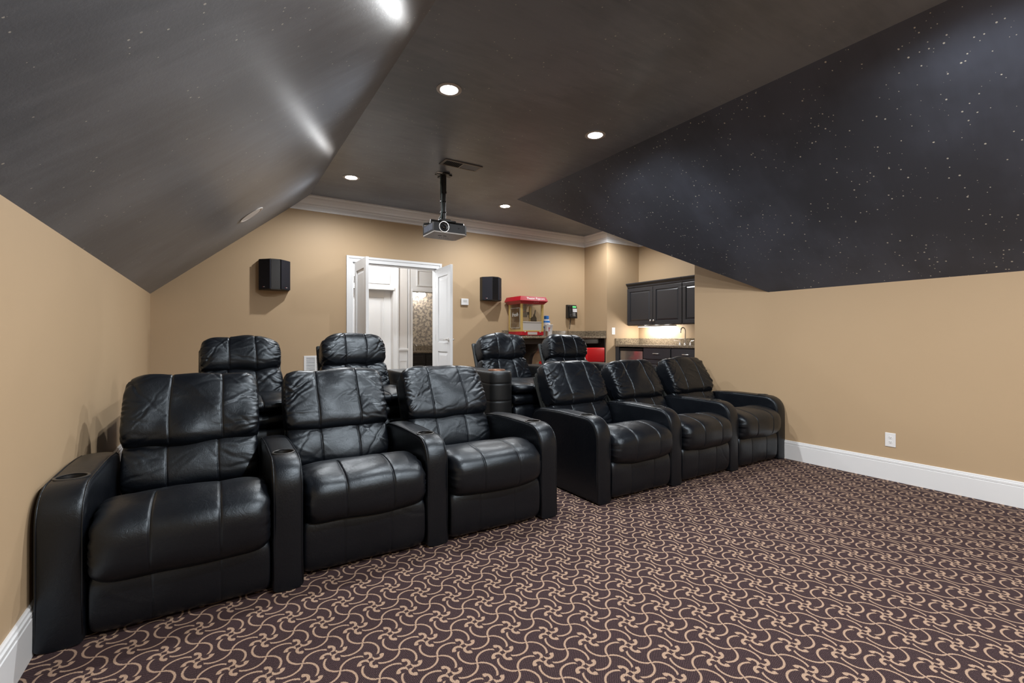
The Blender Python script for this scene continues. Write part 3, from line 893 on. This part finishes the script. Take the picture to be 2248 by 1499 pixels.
for a in (25, 155, 205, 335):
    c_, s_ = math.cos(R(a)), math.sin(R(a))
    mb.tube([(0.03*c_, 0.03*s_, PZ+0.088), (0.21*c_, 0.24*s_, PZ+0.066), (0.215*c_, 0.25*s_, PZ+0.028)], 0.012, 8)
mb.build('mount_spider', BLACKM, pr, auto=40)
MB().tube([(-0.035, -0.01, -0.01), (-0.045, -0.012, -0.1), (-0.036, -0.02, -0.22), (-0.028, -0.025, -0.4), (-0.04, -0.03, -0.49), (-0.09, -0.04, -0.54), (-0.11, 0.0, PZ+0.028)], 0.005, 8).build('cable', mat('grey_cable', (0.10, 0.16, 0.16), 0.4), pr, smooth=True)
MB().tube([(-0.03, 0.015, -0.01), (-0.033, 0.01, -0.25), (-0.03, 0.0, -0.45), (-0.07, 0.03, -0.55), (-0.08, 0.05, PZ+0.028)], 0.005, 8).build('cable', BLACKP, pr, smooth=True)
for z in (-0.30, -0.42): MB().lathe([(0.026, z), (0.037, z), (0.037, z-0.008), (0.026, z-0.008)], (-0.006, 0, 0), 16, close=True).build('cable_tie', BLACKP, pr)

o = MB().rbox(2.035, 2.095, 4.745, 4.80, ZC-0.008, ZC-0.0005, 0.002).build('ceiling_outlet', WHITE2, label='small white outlet plate on the ceiling beside the projector pole', cat='outlet')
vr = empty('ceiling_register', (2.17, 4.44, ZC), label='brown metal air register on the ceiling above the projector', cat='vent')
mb = MB().rbox(-0.215, 0.215, -0.085, -0.062, -0.010, -0.0005, 0.003).rbox(-0.215, 0.215, 0.062, 0.085, -0.010, -0.0005, 0.003).rbox(-0.215, -0.19, -0.063, 0.063, -0.010, -0.0005, 0.003).rbox(0.19, 0.215, -0.063, 0.063, -0.010, -0.0005, 0.003).rbox(-0.008, 0.008, -0.063, 0.063, -0.010, -0.0005, 0.003)
mb.build('frame', VENTM, vr)
MB().box(-0.192, 0.192, -0.064, 0.064, -0.002, -0.0008).build('backing', HOLE, vr)
for half in (-1, 1):
    for k in range(9):
        x = half*(0.02 + k*0.0195)
        o = mobj('slat', [(x-0.003, -0.062, -0.002), (x-0.003, 0.062, -0.002), (x+half*0.009, 0.062, -0.009), (x+half*0.009, -0.062, -0.009), (x-0.001, -0.062, -0.0015), (x-0.001, 0.062, -0.0015), (x+half*0.011, 0.062, -0.0085), (x+half*0.011, -0.062, -0.0085)], [(0,1,2,3), (7,6,5,4), (0,4,5,1), (1,5,6,2), (2,6,7,3), (3,7,4,0)], VENTM, vr)
# round cover in the left slope
sl = math.atan2(ZC-ZK, XCL-XL)
cz = lambda x: ZK + (x-XL)*math.tan(sl)
gr = empty('slope_speaker', (0.288, 5.346, cz(0.288)), label='round white in-ceiling speaker grille on the left sloping ceiling', cat='speaker')
gr.rotation_euler = (0, -sl, 0)
MB().lathe([(0.108, -0.001), (0.128, -0.001), (0.128, -0.006), (0.112, -0.008), (0.108, -0.006)], (0, 0, 0), 40, close=True).build('rim', mat('speaker_rim', (0.62, 0.58, 0.54), 0.5), gr, auto=40)
MB().lathe([(0.0, -0.005), (0.108, -0.005), (0.108, -0.0015), (0.0, -0.0015)], (0, 0, 0), 40).build('grille', mat('speaker_grille', (0.55, 0.5, 0.46), 0.6), gr)

# ================================================================== WALL SPEAKERS, THERMOSTAT, GRILLE, OUTLETS
def wall_speaker(x, label):
    s_ = empty('wall_speaker', (x, YB, 1.815), label=label, cat='speaker', group='black surround speakers on the back wall')
    h = 0.365
    pl = [(-0.165, -0.002), (-0.165, -0.08), (-0.05, -0.20), (0.05, -0.20), (0.165, -0.08), (0.165, -0.002)]
    MB().prism(pl, 'z', 0, h).build('cabinet', mat('speaker_cabinet', (0.014, 0.013, 0.012), 0.45), s_)
    for sg in (-1, 1):       # angled cloth grilles
        a, b = Vector((sg*0.162, -0.085)), Vector((sg*0.052, -0.2005))
        d = (b-a).normalized(); nn = Vector((d.y, -d.x)) * (1 if sg > 0 else -1)
        if nn.y > 0: nn = -nn
        p = [a, b, b+nn*0.014, a+nn*0.014]
        MB().prism([tuple(q) for q in p], 'z', 0.006, h-0.006).build('grille', BOOTH, s_)
        c = a.lerp(b, 0.45) + nn*0.0145
        M = Matrix(((d.x*(1 if sg < 0 else -1), 0, -nn.x*-1, c.x), (d.y*(1 if sg < 0 else -1), 0, nn.y, c.y), (0, 1, 0, 0.03), (0, 0, 0, 1)))
        k = MB().box(-0.014, -0.006, -0.003, 0.003, 0, 0.001); k.xf(M); k.build('badge', mat('badge_red', (0.6, 0.05, 0.04), 0.4), s_)
        k = MB().box(-0.004, 0.014, -0.003, 0.003, 0, 0.001); k.xf(M); k.build('badge', mat('badge_silver', (0.6, 0.6, 0.6), 0.3), s_)
    MB().box(-0.046, 0.046, -0.2025, -0.20, 0.01, h-0.01).build('centre_strip', mat('speaker_gloss', (0.006, 0.006, 0.007), 0.25), s_)
wall_speaker(0.59, 'black angled surround speaker on the back wall left of the doors')
wall_speaker(3.635, 'black angled surround speaker on the back wall left of the popcorn machine')
t_ = empty('thermostat', (3.20, YB, 1.785), label='small white thermostat on the back wall right of the doors', cat='thermostat')
MB().rbox(-0.062, 0.062, -0.028, -0.001, -0.05, 0.05, 0.006).build('body', WHITE2, t_)
MB().rbox(-0.03, 0.03, -0.030, -0.027, -0.005, 0.03, 0.002).build('display', mat('grey_display', (0.55, 0.56, 0.55), 0.3), t_)
g_ = empty('return_air_grille', (1.06, YB, 0.85), label='white louvred return air grille low on the back wall', cat='vent')
w2, h2 = 0.13, 0.155
for b in ((-w2, w2, h2-0.025, h2), (-w2, w2, -h2, -h2+0.025), (-w2, -w2+0.028, -h2+0.025, h2-0.025), (w2-0.028, w2, -h2+0.025, h2-0.025), (0.0, 0.016, -h2+0.025, h2-0.025)):
    MB().rbox(b[0], b[1], -0.012, -0.001, b[2], b[3], 0.002).build('frame', WHITE2, g_)
MB().box(-w2+0.02, w2-0.02, -0.003, -0.001, -h2+0.02, h2-0.02).build('backing', HOLE, g_)
for k in range(19):
    z = -h2 + 0.03 + k*0.0135
    for x0, x1 in ((-w2+0.028, 0.0), (0.016, w2-0.028)):
        mobj('louvre', [(x0, -0.003, z+0.007), (x1, -0.003, z+0.007), (x1, -0.011, z), (x0, -0.011, z), (x0, -0.003, z+0.0085), (x1, -0.003, z+0.0085), (x1, -0.011, z+0.0015), (x0, -0.011, z+0.0015)], [(0,1,2,3), (7,6,5,4), (0,4,5,1), (1,5,6,2), (2,6,7,3), (3,7,4,0)], WHITE2, g_)
def outlet(name, M, label):
    o_ = bpy.data.objects.new(name, None); link(o_); o_.matrix_world = M; tag(o_, label, 'outlet')
    MB().rbox(-0.038, 0.038, -0.006, -0.0005, -0.06, 0.06, 0.003).build('plate', WHITE2, o_)
    for z in (-0.02, 0.02):
        MB().lathe([(0.0, -0.0075), (0.015, -0.0075), (0.016, -0.006), (0.016, -0.004)], (0, 0, z), 20, axis='y', sy=0.85).build('socket', WHITE2, o_)
        mb = MB().box(-0.0075, -0.0055, -0.0082, -0.007, z-0.001, z+0.007).box(0.0055, 0.0075, -0.0082, -0.007, z-0.001, z+0.006).box(-0.002, 0.002, -0.0082, -0.007, z-0.009, z-0.005)
        mb.build('slot', HOLE, o_)
Mx = Matrix.Translation((XR, 1.669, 0.35)) @ Matrix.Rotation(R(-90), 4, 'Z')
outlet('wall_outlet', Mx, 'white double outlet on the right wall above the baseboard')
outlet('wall_outlet', Matrix.Translation((XK, 5.30, 1.31)) @ Matrix.Rotation(R(-90), 4, 'Z'), 'white outlet on the lit wall above the kitchenette counter')
o_ = empty('light_switch', (5.766, YP, 1.352), label='white rocker switch on the pier beside the kitchenette', cat='switch')
MB().rbox(-0.037, 0.037, -0.006, -0.0005, -0.06, 0.06, 0.003).build('plate', WHITE2, o_)
MB().rbox(-0.016, 0.016, -0.010, -0.005, -0.032, 0.032, 0.003).build('rocker', WHITE2, o_)

# ================================================================== BAR ALONG THE BACK WALL
BT = 1.262
bx0, bx1, by0 = 3.84, XP-0.001, 5.875
bar = empty('bar_counter', (bx0, YB, RIS), label='granite topped bar counter with dark wood corbel along the back wall', cat='counter')
def P3(mb): return mb.xf(Matrix.Translation((-bx0, -YB, -RIS)))
P3(MB().rbox(bx0, bx1, by0, YB-0.001, BT-0.035, BT, 0.006)).build('countertop', GRAN, bar)
bsp = empty('backsplash', (bx0, YB, BT), label='granite backsplash strip behind the popcorn machine on the bar', cat='backsplash')
def P4(mb): return mb.xf(Matrix.Translation((-bx0, -YB, -BT)))
P4(MB().rbox(bx0+0.03, bx1-0.001, YB-0.022, YB-0.001, BT+0.0005, BT+0.095, 0.003)).build('back_strip', GRAN, bsp)
P4(MB().rbox(bx1-0.022, bx1, by0+0.01, YB-0.023, BT+0.0005, BT+0.095, 0.003)).build('side_strip', GRAN, bsp)
P3(MB().rbox(bx0+0.05, bx1-0.03, by0+0.10, by0+0.125, BT-0.125, BT-0.036, 0.003).rbox(bx0+0.05, bx0+0.075, by0+0.125, YB-0.02, BT-0.125, BT-0.036, 0.003)).build('apron', ESP, bar)
P3(MB().rbox(bx1-0.032, bx1-0.002, by0+0.02, YB-0.022, RIS, BT-0.036, 0.003)).build('end_panel', ESP, bar)
cp = [(YB-0.022, BT-0.037), (by0+0.127, BT-0.037), (by0+0.13, BT-0.20)]
for i in range(9):
    a = i/8*math.pi/2
    cp.append((by0+0.15+0.22*math.sin(a), BT-0.23-0.20*(1-math.cos(a))))
cp += [(by0+0.40, BT-0.52), (by0+0.44, BT-0.56), (YB-0.022, BT-0.56)]
for cx in (4.30,):
    P3(MB().prism(cp, 'x', cx-0.03, cx+0.03)).build('corbel', ESP, bar)

# popcorn machine
pm = empty('popcorn_machine', (3.945, 5.985, BT), label='red and brass popcorn machine with glass sides on the bar counter', cat='popcorn machine')
W_, D_ = 0.425, 0.37
MB().rbox(0.0, W_, 0.0, D_, 0.012, 0.075, 0.006).build('base', REDP, pm)
mb = MB()
for x in (0.03, W_-0.03):
    for y in (0.03, D_-0.03): mb.lathe([(0.014, 0.0), (0.014, 0.013)], (x, y, 0), 12)
mb.build('foot', BLACKP, pm)
MB().rbox(0.12, 0.30, -0.004, 0.001, 0.022, 0.062, 0.002).build('name_plate', STEEL, pm)
for x in (0.07, 0.355): MB().lathe([(0.0, -0.010), (0.010, -0.008), (0.010, 0.0)], (x, 0, 0.066), 12, axis='y').build('knob', STEEL, pm)
for x in (0.0, W_-0.034):
    for y in (0.0, D_-0.03):
        MB().rbox(x, x+0.034, y, y+0.03, 0.07, 0.52, 0.004).build('post', BRASS, pm)
for y in (0.0, D_-0.02): MB().rbox(0.03, W_-0.03, y, y+0.02, 0.07, 0.088, 0.002).build('rail', BRASS, pm)
for x in (0.0, W_-0.024): MB().rbox(x, x+0.024, 0.028, D_-0.028, 0.07, 0.10, 0.002).build('rail', BRASS, pm)
MB().rbox(0.036, W_-0.036, 0.006, 0.016, 0.088, 0.215, 0.003).build('serving_door', STEEL, pm)
MB().rbox(0.036, W_-0.036, 0.0, 0.022, 0.213, 0.225, 0.003).build('door_rail', STEEL, pm)
MB().box(0.006, 0.009, 0.03, D_-0.03, 0.10, 0.515).build('glass_pane', GLASS, pm)
MB().box(W_-0.009, W_-0.006, 0.03, D_-0.03, 0.10, 0.515).build('glass_pane', GLASS, pm)
MB().box(0.034, W_-0.034, 0.006, 0.009, 0.225, 0.515).build('glass_pane', GLASS, pm)
MB().box(0.034, W_-0.034, D_-0.009, D_-0.006, 0.09, 0.515).build('glass_pane', GLASS, pm)
# frosted border and word on the left pane
FROST = mat('frosted_print', (0.55, 0.55, 0.52), 0.6)
mb = MB()
for y0, y1, z0, z1 in ((0.045, 0.05, 0.13, 0.44), (D_-0.05, D_-0.045, 0.13, 0.44), (0.045, D_-0.045, 0.13, 0.134), (0.045, D_-0.045, 0.436, 0.44)):
    mb.box(0.0042, 0.0058, y0, y1, z0, z1)
mb.build('pane_border', FROST, pm)
text_mesh('pane_lettering', 'fresh', 0.088, FROST, pm, Matrix(((0, 0, -1, 0.0050), (-1, 0, 0, D_/2), (0, 1, 0, 0.335), (0, 0, 0, 1))))
# roof: two sloped bands flaring out and in again
def roofring(ins, z): return [(-ins, -ins, z), (W_+ins, -ins, z), (W_+ins, D_+ins, z), (-ins, D_+ins, z)]
v = roofring(0.004, 0.500) + roofring(0.05, 0.548) + roofring(0.024, 0.615)
f = [(0,1,2,3)[::-1], (8,9,10,11)] + [(k*4+i, k*4+(i+1) % 4, (k+1)*4+(i+1) % 4, (k+1)*4+i) for k in range(2) for i in range(4)]
mobj('canopy', v, f, REDP, pm)
d1 = Vector((0, 0.026, 0.067)).normalized()
nn = Vector((1, 0, 0)).cross(d1)
text_mesh('canopy_lettering', 'Theater Popcorn', 0.050, mat('white_print', (0.85, 0.85, 0.83), 0.5), pm, Matrix(((1, 0, nn.x, W_/2+0.03), (0, d1.y, nn.y, -0.0385), (0, d1.z, nn.z, 0.582), (0, 0, 0, 1))))
for k in range(3):
    MB().rbox(0.215+k*0.035, 0.235+k*0.035, -0.032, -0.022, 0.526, 0.534, 0.002).build('rocker_switch', WHITE2, pm)
# kettle and its hanger
MB().lathe([(0.0, 0.30), (0.05, 0.30), (0.058, 0.315), (0.058, 0.375), (0.05, 0.38), (0.0, 0.385)], (0.16, 0.17, 0), 24).build('kettle', STEELD, pm, auto=40)
MB().tube([(0.16, 0.17, 0.38), (0.16, 0.17, 0.51)], 0.006, 8).tube([(0.10, 0.17, 0.36), (0.07, 0.15, 0.365), (0.05, 0.13, 0.36)], 0.006, 8).build('kettle_rod', STEELD, pm)
MB().rbox(0.18, 0.225, 0.19, 0.23, 0.37, 0.515, 0.004).build('motor_column', STEELD, pm)
MB().lathe([(0.0, 0.385), (0.022, 0.383), (0.022, 0.375), (0.0, 0.375)], (0.12, 0.12, 0), 16).build('kettle_lid_knob', REDP, pm)
MB().rbox(0.235, 0.262, 0.16, 0.19, 0.34, 0.385, 0.003).build('plug', BLACKP, pm)
MB().tube([(0.25, 0.175, 0.345), (0.255, 0.17, 0.30), (0.29, 0.16, 0.27), (0.31, 0.17, 0.30), (0.335, 0.2, 0.40), (0.338, 0.2, 0.515)], 0.004, 6).build('power_cord', BLACKP, pm)
MB().lathe([(0.03, 0.515), (0.035, 0.49), (0.02, 0.475), (0.0, 0.47)], (0.27, 0.15, 0), 16).build('heat_lamp', STEEL, pm, auto=40)
# black scoop standing in the machine: its own thing
sc = empty('popcorn_scoop', (4.255, 6.10, BT+0.235), label='black scoop inside the popcorn machine', cat='scoop')
MB().prism([(-0.055, 0.0), (0.055, 0.0), (0.05, 0.055), (0.03, 0.085), (0.012, 0.12), (-0.0, 0.08), (-0.045, 0.055)], 'y', -0.012, 0.012).build('blade', BLACKP, sc)
MB().tube([(0.018, 0, 0.09), (0.03, 0, 0.15), (0.035, 0, 0.18)], 0.009, 8).build('handle', BLACKP, sc)

# paper cup, steel tumblers, popcorn bag
cu = empty('paper_cup', (4.525, 6.06, BT), label='large white paper cup with red mark beside the popcorn machine', cat='cup')
MB().lathe([(0.0, 0.0), (0.050, 0.0), (0.066, 0.175), (0.071, 0.18), (0.070, 0.186), (0.063, 0.182), (0.047, 0.006), (0.0, 0.006)], (0, 0, 0), 32).build('body', PAPER, cu, auto=45)
mb = MB()
def on_cup(ang, z, w_, h_):
    r_ = 0.0508 + 0.016*z/0.175
    a0 = R(ang); ww = w_/r_
    pts = []
    for k in range(5):
        a = a0 - ww/2 + ww*k/4
        for zz in (z, z+h_):
            rr = 0.0506+0.016*zz/0.175
            pts.append((rr*math.cos(a), rr*math.sin(a), zz))
    mb.add(pts, [(2*k, 2*k+2, 2*k+3, 2*k+1) for k in range(4)])
on_cup(-118, 0.125, 0.034, 0.012); on_cup(-118, 0.075, 0.009, 0.055)
mb.build('mark', REDP, cu)
mb = MB()
for k in range(7): on_cup(-150+k*4.5*(1 if k % 2 else 1.2), 0.03+0.016*k, 0.014, 0.004)
mb.build('print', mat('grey_print', (0.12, 0.12, 0.14), 0.5), cu)
for i, (x, y, m_, l_) in enumerate(((4.405, 5.955, COPPER, 'small copper tumbler beside the popcorn machine'), (4.438, 5.965, STEEL, 'small steel tumbler beside the paper cup'))):
    o_ = empty('tumbler', (x, y, BT), label=l_, cat='tumbler')
    MB().lathe([(0.0, 0.0), (0.014, 0.0), (0.016, 0.078), (0.0165, 0.08), (0.015, 0.08), (0.013, 0.004), (0.0, 0.004)], (0, 0, 0), 20).build('body', m_, o_, auto=45)
bg = empty('bottle', (4.635, 6.27, BT), label='blue and white plastic jug behind the paper cup', cat='jug')
MB().lathe([(0.0, 0.0), (0.068, 0.0), (0.074, 0.02), (0.074, 0.20), (0.060, 0.26), (0.040, 0.29), (0.040, 0.295), (0.0, 0.295)], (0, 0, 0), 28, sy=0.7).build('body', PAPER, bg, auto=50)
MB().lathe([(0.043, 0.285), (0.043, 0.335), (0.038, 0.34), (0.0, 0.34)], (0, 0, 0), 24, sy=0.9).build('cap', BLUE, bg, auto=40)
mb = MB().lathe([(0.0752, 0.13), (0.0752, 0.165)], (0, 0, 0), 28, sy=0.71).lathe([(0.070, 0.226), (0.062, 0.258)], (0, 0, 0), 28, sy=0.71)
mb.f = [q for q in mb.f if len(q) == 4]
mb.build('label_band', BLUE, bg)
mb = MB().box(-0.03, 0.005, -0.0555, -0.0535, 0.175, 0.20); mb.build('label_mark', REDP, bg)

# wall telephone
ph = empty('wall_phone', (5.29, YB, 1.70), label='black wall telephone with green display above the bar', cat='telephone')
MB().prism([(-0.001, -0.12), (-0.075, -0.12), (-0.06, 0.08), (-0.045, 0.115), (-0.001, 0.115)], 'x', -0.105, 0.095).build('body', BLACKP, ph)
MB().rbox(-0.092, -0.04, -0.105, -0.055, -0.105, 0.10, 0.014, 3).rbox(-0.094, -0.038, -0.112, -0.06, 0.05, 0.11, 0.014, 3).rbox(-0.094, -0.038, -0.118, -0.066, -0.115, -0.05, 0.014, 3).build('handset', BLACKP, ph, auto=40)
Mf = Matrix.Translation((0.03, -0.0695, -0.02)) @ Matrix.Rotation(R(-4.3), 4, 'X')
k = MB().box(-0.035, 0.045, -0.003, 0.001, 0.085, 0.115); k.xf(Mf); k.build('display', LCD, ph)
k = MB().box(-0.035, 0.06, -0.002, 0.001, 0.01, 0.07); k.xf(Mf); k.build('memory_card', PAPER, ph)
for r_ in range(4):
    for c_ in range(3):
        k = MB().rbox(-0.036+c_*0.022, -0.022+c_*0.022, -0.006, 0.0, -0.012-r_*0.018, -0.002-r_*0.018, 0.002, 1); k.xf(Mf); k.build('key', mat('grey_key', (0.5, 0.5, 0.5), 0.5), ph)
coil = []
for i in range(90):
    t = i/89
    c0 = Vector((-0.066, -0.08, -0.115)).lerp(Vector((-0.085, -0.045, -0.40)), t) if t < 0.5 else Vector((-0.0755, -0.0625, -0.2575)).lerp(Vector((-0.03, -0.05, -0.12)), (t-0.5)*2)
    dz = -0.09*math.sin(t*math.pi)
    coil.append((c0.x+0.006*math.cos(i*1.1), c0.y+0.006*math.sin(i*1.1), c0.z+dz*0.6))
MB().tube(coil, 0.0035, 5).build('coiled_cord', BLACKP, ph, smooth=True)

# red stools
def stool(x, y, label):
    s_ = empty('bar_stool', (x, y, RIS), label=label, cat='stool', group='red stools at the bar')
    MB().rbox(-0.20, 0.20, -0.20, 0.18, 0.555, 0.625, 0.025, 3).build('seat', REDV, s_, auto=40)
    mb = MB().rbox(-0.195, 0.195, -0.215, -0.165, 0.60, 0.835, 0.018, 3)
    mb.build('backrest', REDV, s_, auto=40)
    for sx in (-1, 1):
        for sy in (-1, 1):
            MB().tube([(sx*0.16, sy*0.14, 0.56), (sx*0.19, sy*0.175, 0.0)], 0.013, 10).build('leg', CHROME, s_, auto=40)
    MB().tube([(-0.18, -0.16, 0.2), (0.18, -0.16, 0.2), (0.18, 0.16, 0.2), (-0.18, 0.16, 0.2), (-0.18, -0.16, 0.2)], 0.008, 8).build('footrest', CHROME, s_)
stool(5.205, 5.90, 'red vinyl bar stool beside the dark end panel of the bar')
stool(4.535, 5.90, 'red vinyl bar stool almost hidden behind a back row recliner')

# ================================================================== KITCHENETTE (faces -x, along the kitchen wall)
kx = XK-0.001
def panel_door(mb, x, y0, y1, z0, z1, fr=0.055):
    """shaker/raised door whose face points to -x"""
    mb.rbox(x-0.02, x, y0, y1, z0, z1, 0.004)
    k = len(mb.v)
    return mb
def raised(name, x, y0, y1, z0, z1, parent, off, fr=0.06):
    mb = MB()
    for a, b, c, d in ((y0, y1, z0, z0+fr), (y0, y1, z1-fr, z1), (y0, y0+fr, z0+fr, z1-fr), (y1-fr, y1, z0+fr, z1-fr)):
        mb.rbox(x-0.02, x, a, b, c, d, 0.003)
    mb.box(x-0.008, x, y0+fr-0.002, y1-fr+0.002, z0+fr-0.002, z1-fr+0.002)
    i0, i1 = fr+0.006, fr+0.03
    v = [(x-0.008, y0+i0, z0+i0), (x-0.008, y1-i0, z0+i0), (x-0.008, y1-i0, z1-i0), (x-0.008, y0+i0, z1-i0),
         (x-0.018, y0+i1, z0+i1), (x-0.018, y1-i1, z0+i1), (x-0.018, y1-i1, z1-i1), (x-0.018, y0+i1, z1-i1)]
    mb.add(v, [(4,5,6,7), (0,1,5,4), (1,2,6,5), (2,3,7,6), (3,0,4,7)])
    mb.xf(Matrix.Translation([-c for c in off]))
    return mb.build(name, CABF, parent)
CABF = mat('charcoal_cabinet_paint', (0.034, 0.035, 0.04), 0.33)
UX = 6.113           # front of the upper cabinets
UZ0, UZ1 = 1.447, 2.12
def upper(y0, y1, ndoor, label):
    off = (XK, (y0+y1)/2, UZ0)
    c = empty('wall_cabinet', off, label=label, cat='cabinet', group='charcoal wall cabinets')
    MB().rbox(UX, kx, y0+0.001, y1-0.001, UZ0, UZ1, 0.003).xf(Matrix.Translation([-q for q in off])).build('body', CABF, c)
    wd_ = (y1-y0)/ndoor
    for k in range(ndoor):
        a, b = y0+wd_*k+0.004, y0+wd_*(k+1)-0.004
        d = raised('door', UX-0.001, a, b, UZ0+0.012, UZ1-0.03, c, off)
        ky = (a+0.03) if (ndoor == 2 and k == 1) or ndoor == 1 else (b-0.03)
        MB().lathe([(0.006, 0.0), (0.006, -0.014), (0.015, -0.02), (0.016, -0.028), (0.010, -0.034), (0.0, -0.035)], (UX-0.021-off[0], ky-off[1], 0.075), 16, axis='x').build('knob', CHROME, d, auto=40)
    cp = [(0.0, -0.012), (-0.012, -0.012), (-0.016, 0.01), (-0.045, 0.04), (-0.05, 0.05), (-0.05, 0.062), (0.0, 0.062)]
    MB().prism([(UX+a-off[0], UZ1+b-off[2]) for a, b in cp], 'y', y0-off[1], y1-off[1]).build('cornice', CABF, c)
    MB().box(UX-off[0], kx-off[0], y0+0.001-off[1], y1-0.001-off[1], UZ1-off[2], UZ1+0.062-off[2]).build('top', CABF, c)
upper(4.715, YP-0.004, 2, 'charcoal wall cabinet with two doors above the lit counter')
upper(4.10, 4.711, 1, 'charcoal wall cabinet half hidden behind the right wall')
ul = empty('under_cabinet_light', (6.24, 5.34, UZ0), label='lit strip light under the charcoal wall cabinet', cat='lamp')
MB().rbox(-0.05, 0.05, -0.37, 0.37, -0.022, -0.001, 0.003).build('housing', WHITE2, ul)
MB().box(-0.042, 0.042, -0.36, 0.36, -0.026, -0.022).build('diffuser', STRIPE, ul)
for dy in (-0.22, 0.0, 0.22): lamp('lamp', 'POINT', (0, dy, -0.06), 2.8, (1, 0.97, 0.92), 0.03, ul)

CT = 1.122
CFX = 5.80
co_ = empty('kitchen_counter', (XK, 4.9, CT), label='granite kitchenette countertop above the mini fridge and dark drawers', cat='counter')
def K3(mb): return mb.xf(Matrix.Translation((-XK, -4.9, -CT)))
K3(MB().rbox(CFX, kx, 3.80, YP-0.002, CT-0.038, CT, 0.006)).build('countertop', GRAN, co_)
bsk = empty('backsplash', (XK, 4.9, CT), label='granite backsplash strip behind the kitchenette faucet', cat='backsplash')
K3(MB().rbox(kx-0.022, kx, 3.80, YP-0.024, CT+0.0005, CT+0.105, 0.003)).build('back_strip', GRAN, bsk)
K3(MB().rbox(CFX+0.01, kx, YP-0.024, YP-0.002, CT+0.0005, CT+0.105, 0.003)).build('side_strip', GRAN, bsk)
fa = empty('faucet', (6.27, 4.79, CT), label='chrome gooseneck faucet at the kitchenette sink', cat='faucet')
goose = [(0, 0, 0.0), (0, 0, 0.22)] + [(-0.055*(1-math.cos(a)), 0, 0.22+0.055*math.sin(a)) for a in [math.pi*i/10 for i in range(1, 11)]] + [(-0.11, 0, 0.19)]
MB().tube(goose, 0.009, 10).lathe([(0.024, 0.0), (0.024, 0.012), (0.014, 0.03)], (0, 0, 0), 16).build('spout', CHROME, fa, auto=40)
for dy in (-0.1, 0.1):
    MB().lathe([(0.024, 0.0), (0.022, 0.02), (0.012, 0.05), (0.014, 0.06), (0.0, 0.065)], (0, dy, 0), 16).tube([(0, dy, 0.058), (-0.02, dy*1.5, 0.066), (-0.03, dy*1.9, 0.07)], 0.006, 8).build('handle', CHROME, fa, auto=40)
# filler panel, fridge, drawer units
fp = MB().rbox(CFX+0.012, kx, YP-0.085, YP-0.003, RIS, CT-0.040, 0.003).build('filler_panel', CABF, label='dark end panel left of the mini fridge', cat='cabinet')
fr = empty('mini_fridge', (6.1, 5.52, RIS), label='stainless mini fridge under the kitchenette counter', cat='fridge')
MB().rbox(-0.24, 0.27, -0.255, 0.255, 0.01, 0.825, 0.006).build('body', BLACKP, fr)
mb = MB()
v = []; n = 12
prf = []
for i in range(n+1):
    y = -0.25 + 0.5*i/n; prf.append((-0.27 - 0.022*(1-(2*i/n-1)**2), y))
prf += [(-0.243, 0.25), (-0.243, -0.25)]
mb.prism(prf, 'z', 0.03, 0.775); mb.build('door', FRIDGE, fr, auto=30)
MB().rbox(-0.275, -0.243, -0.25, 0.25, 0.778, 0.82, 0.006).build('handle_strip', BLACKP, fr)
MB().box(-0.2935, -0.291, -0.02, 0.02, 0.70, 0.712).build('badge', STEELD, fr)
def drawer_unit(y0, y1, label):
    off = (XK, (y0+y1)/2, RIS)
    c = empty('base_cabinet', off, label=label, cat='cabinet', group='dark base cabinets')
    MB().rbox(CFX+0.03, kx, y0+0.001, y1-0.001, RIS+0.09, CT-0.040, 0.003).xf(Matrix.Translation([-q for q in off])).build('body', CABF, c)
    MB().rbox(CFX+0.08, kx, y0+0.001, y1-0.001, RIS, RIS+0.088, 0.002).xf(Matrix.Translation([-q for q in off])).build('toe_kick', CABF, c)
    dr = MB().rbox(CFX+0.008, CFX+0.029, y0+0.008, y1-0.008, CT-0.225, CT-0.06, 0.006, 3).xf(Matrix.Translation([-q for q in off])).build('drawer', CABF, c)
    d = raised('door', CFX+0.029, y0+0.008, y1-0.008, RIS+0.10, CT-0.235, c, off)
    ym = (y0+y1)/2 - off[1]; zz = CT-0.135-RIS
    xx = CFX+0.008-XK
    MB().tube([(xx, ym-0.05, zz), (xx-0.02, ym-0.052, zz), (xx-0.026, ym-0.02, zz), (xx-0.026, ym+0.02, zz), (xx-0.02, ym+0.052, zz), (xx, ym+0.05, zz)], 0.007, 8).build('handle', CHROME, dr, auto=40)
drawer_unit(4.70, 5.245, 'dark base cabinet with a drawer right of the mini fridge')
drawer_unit(4.15, 4.695, 'dark base cabinet with a drawer below the sink faucet')
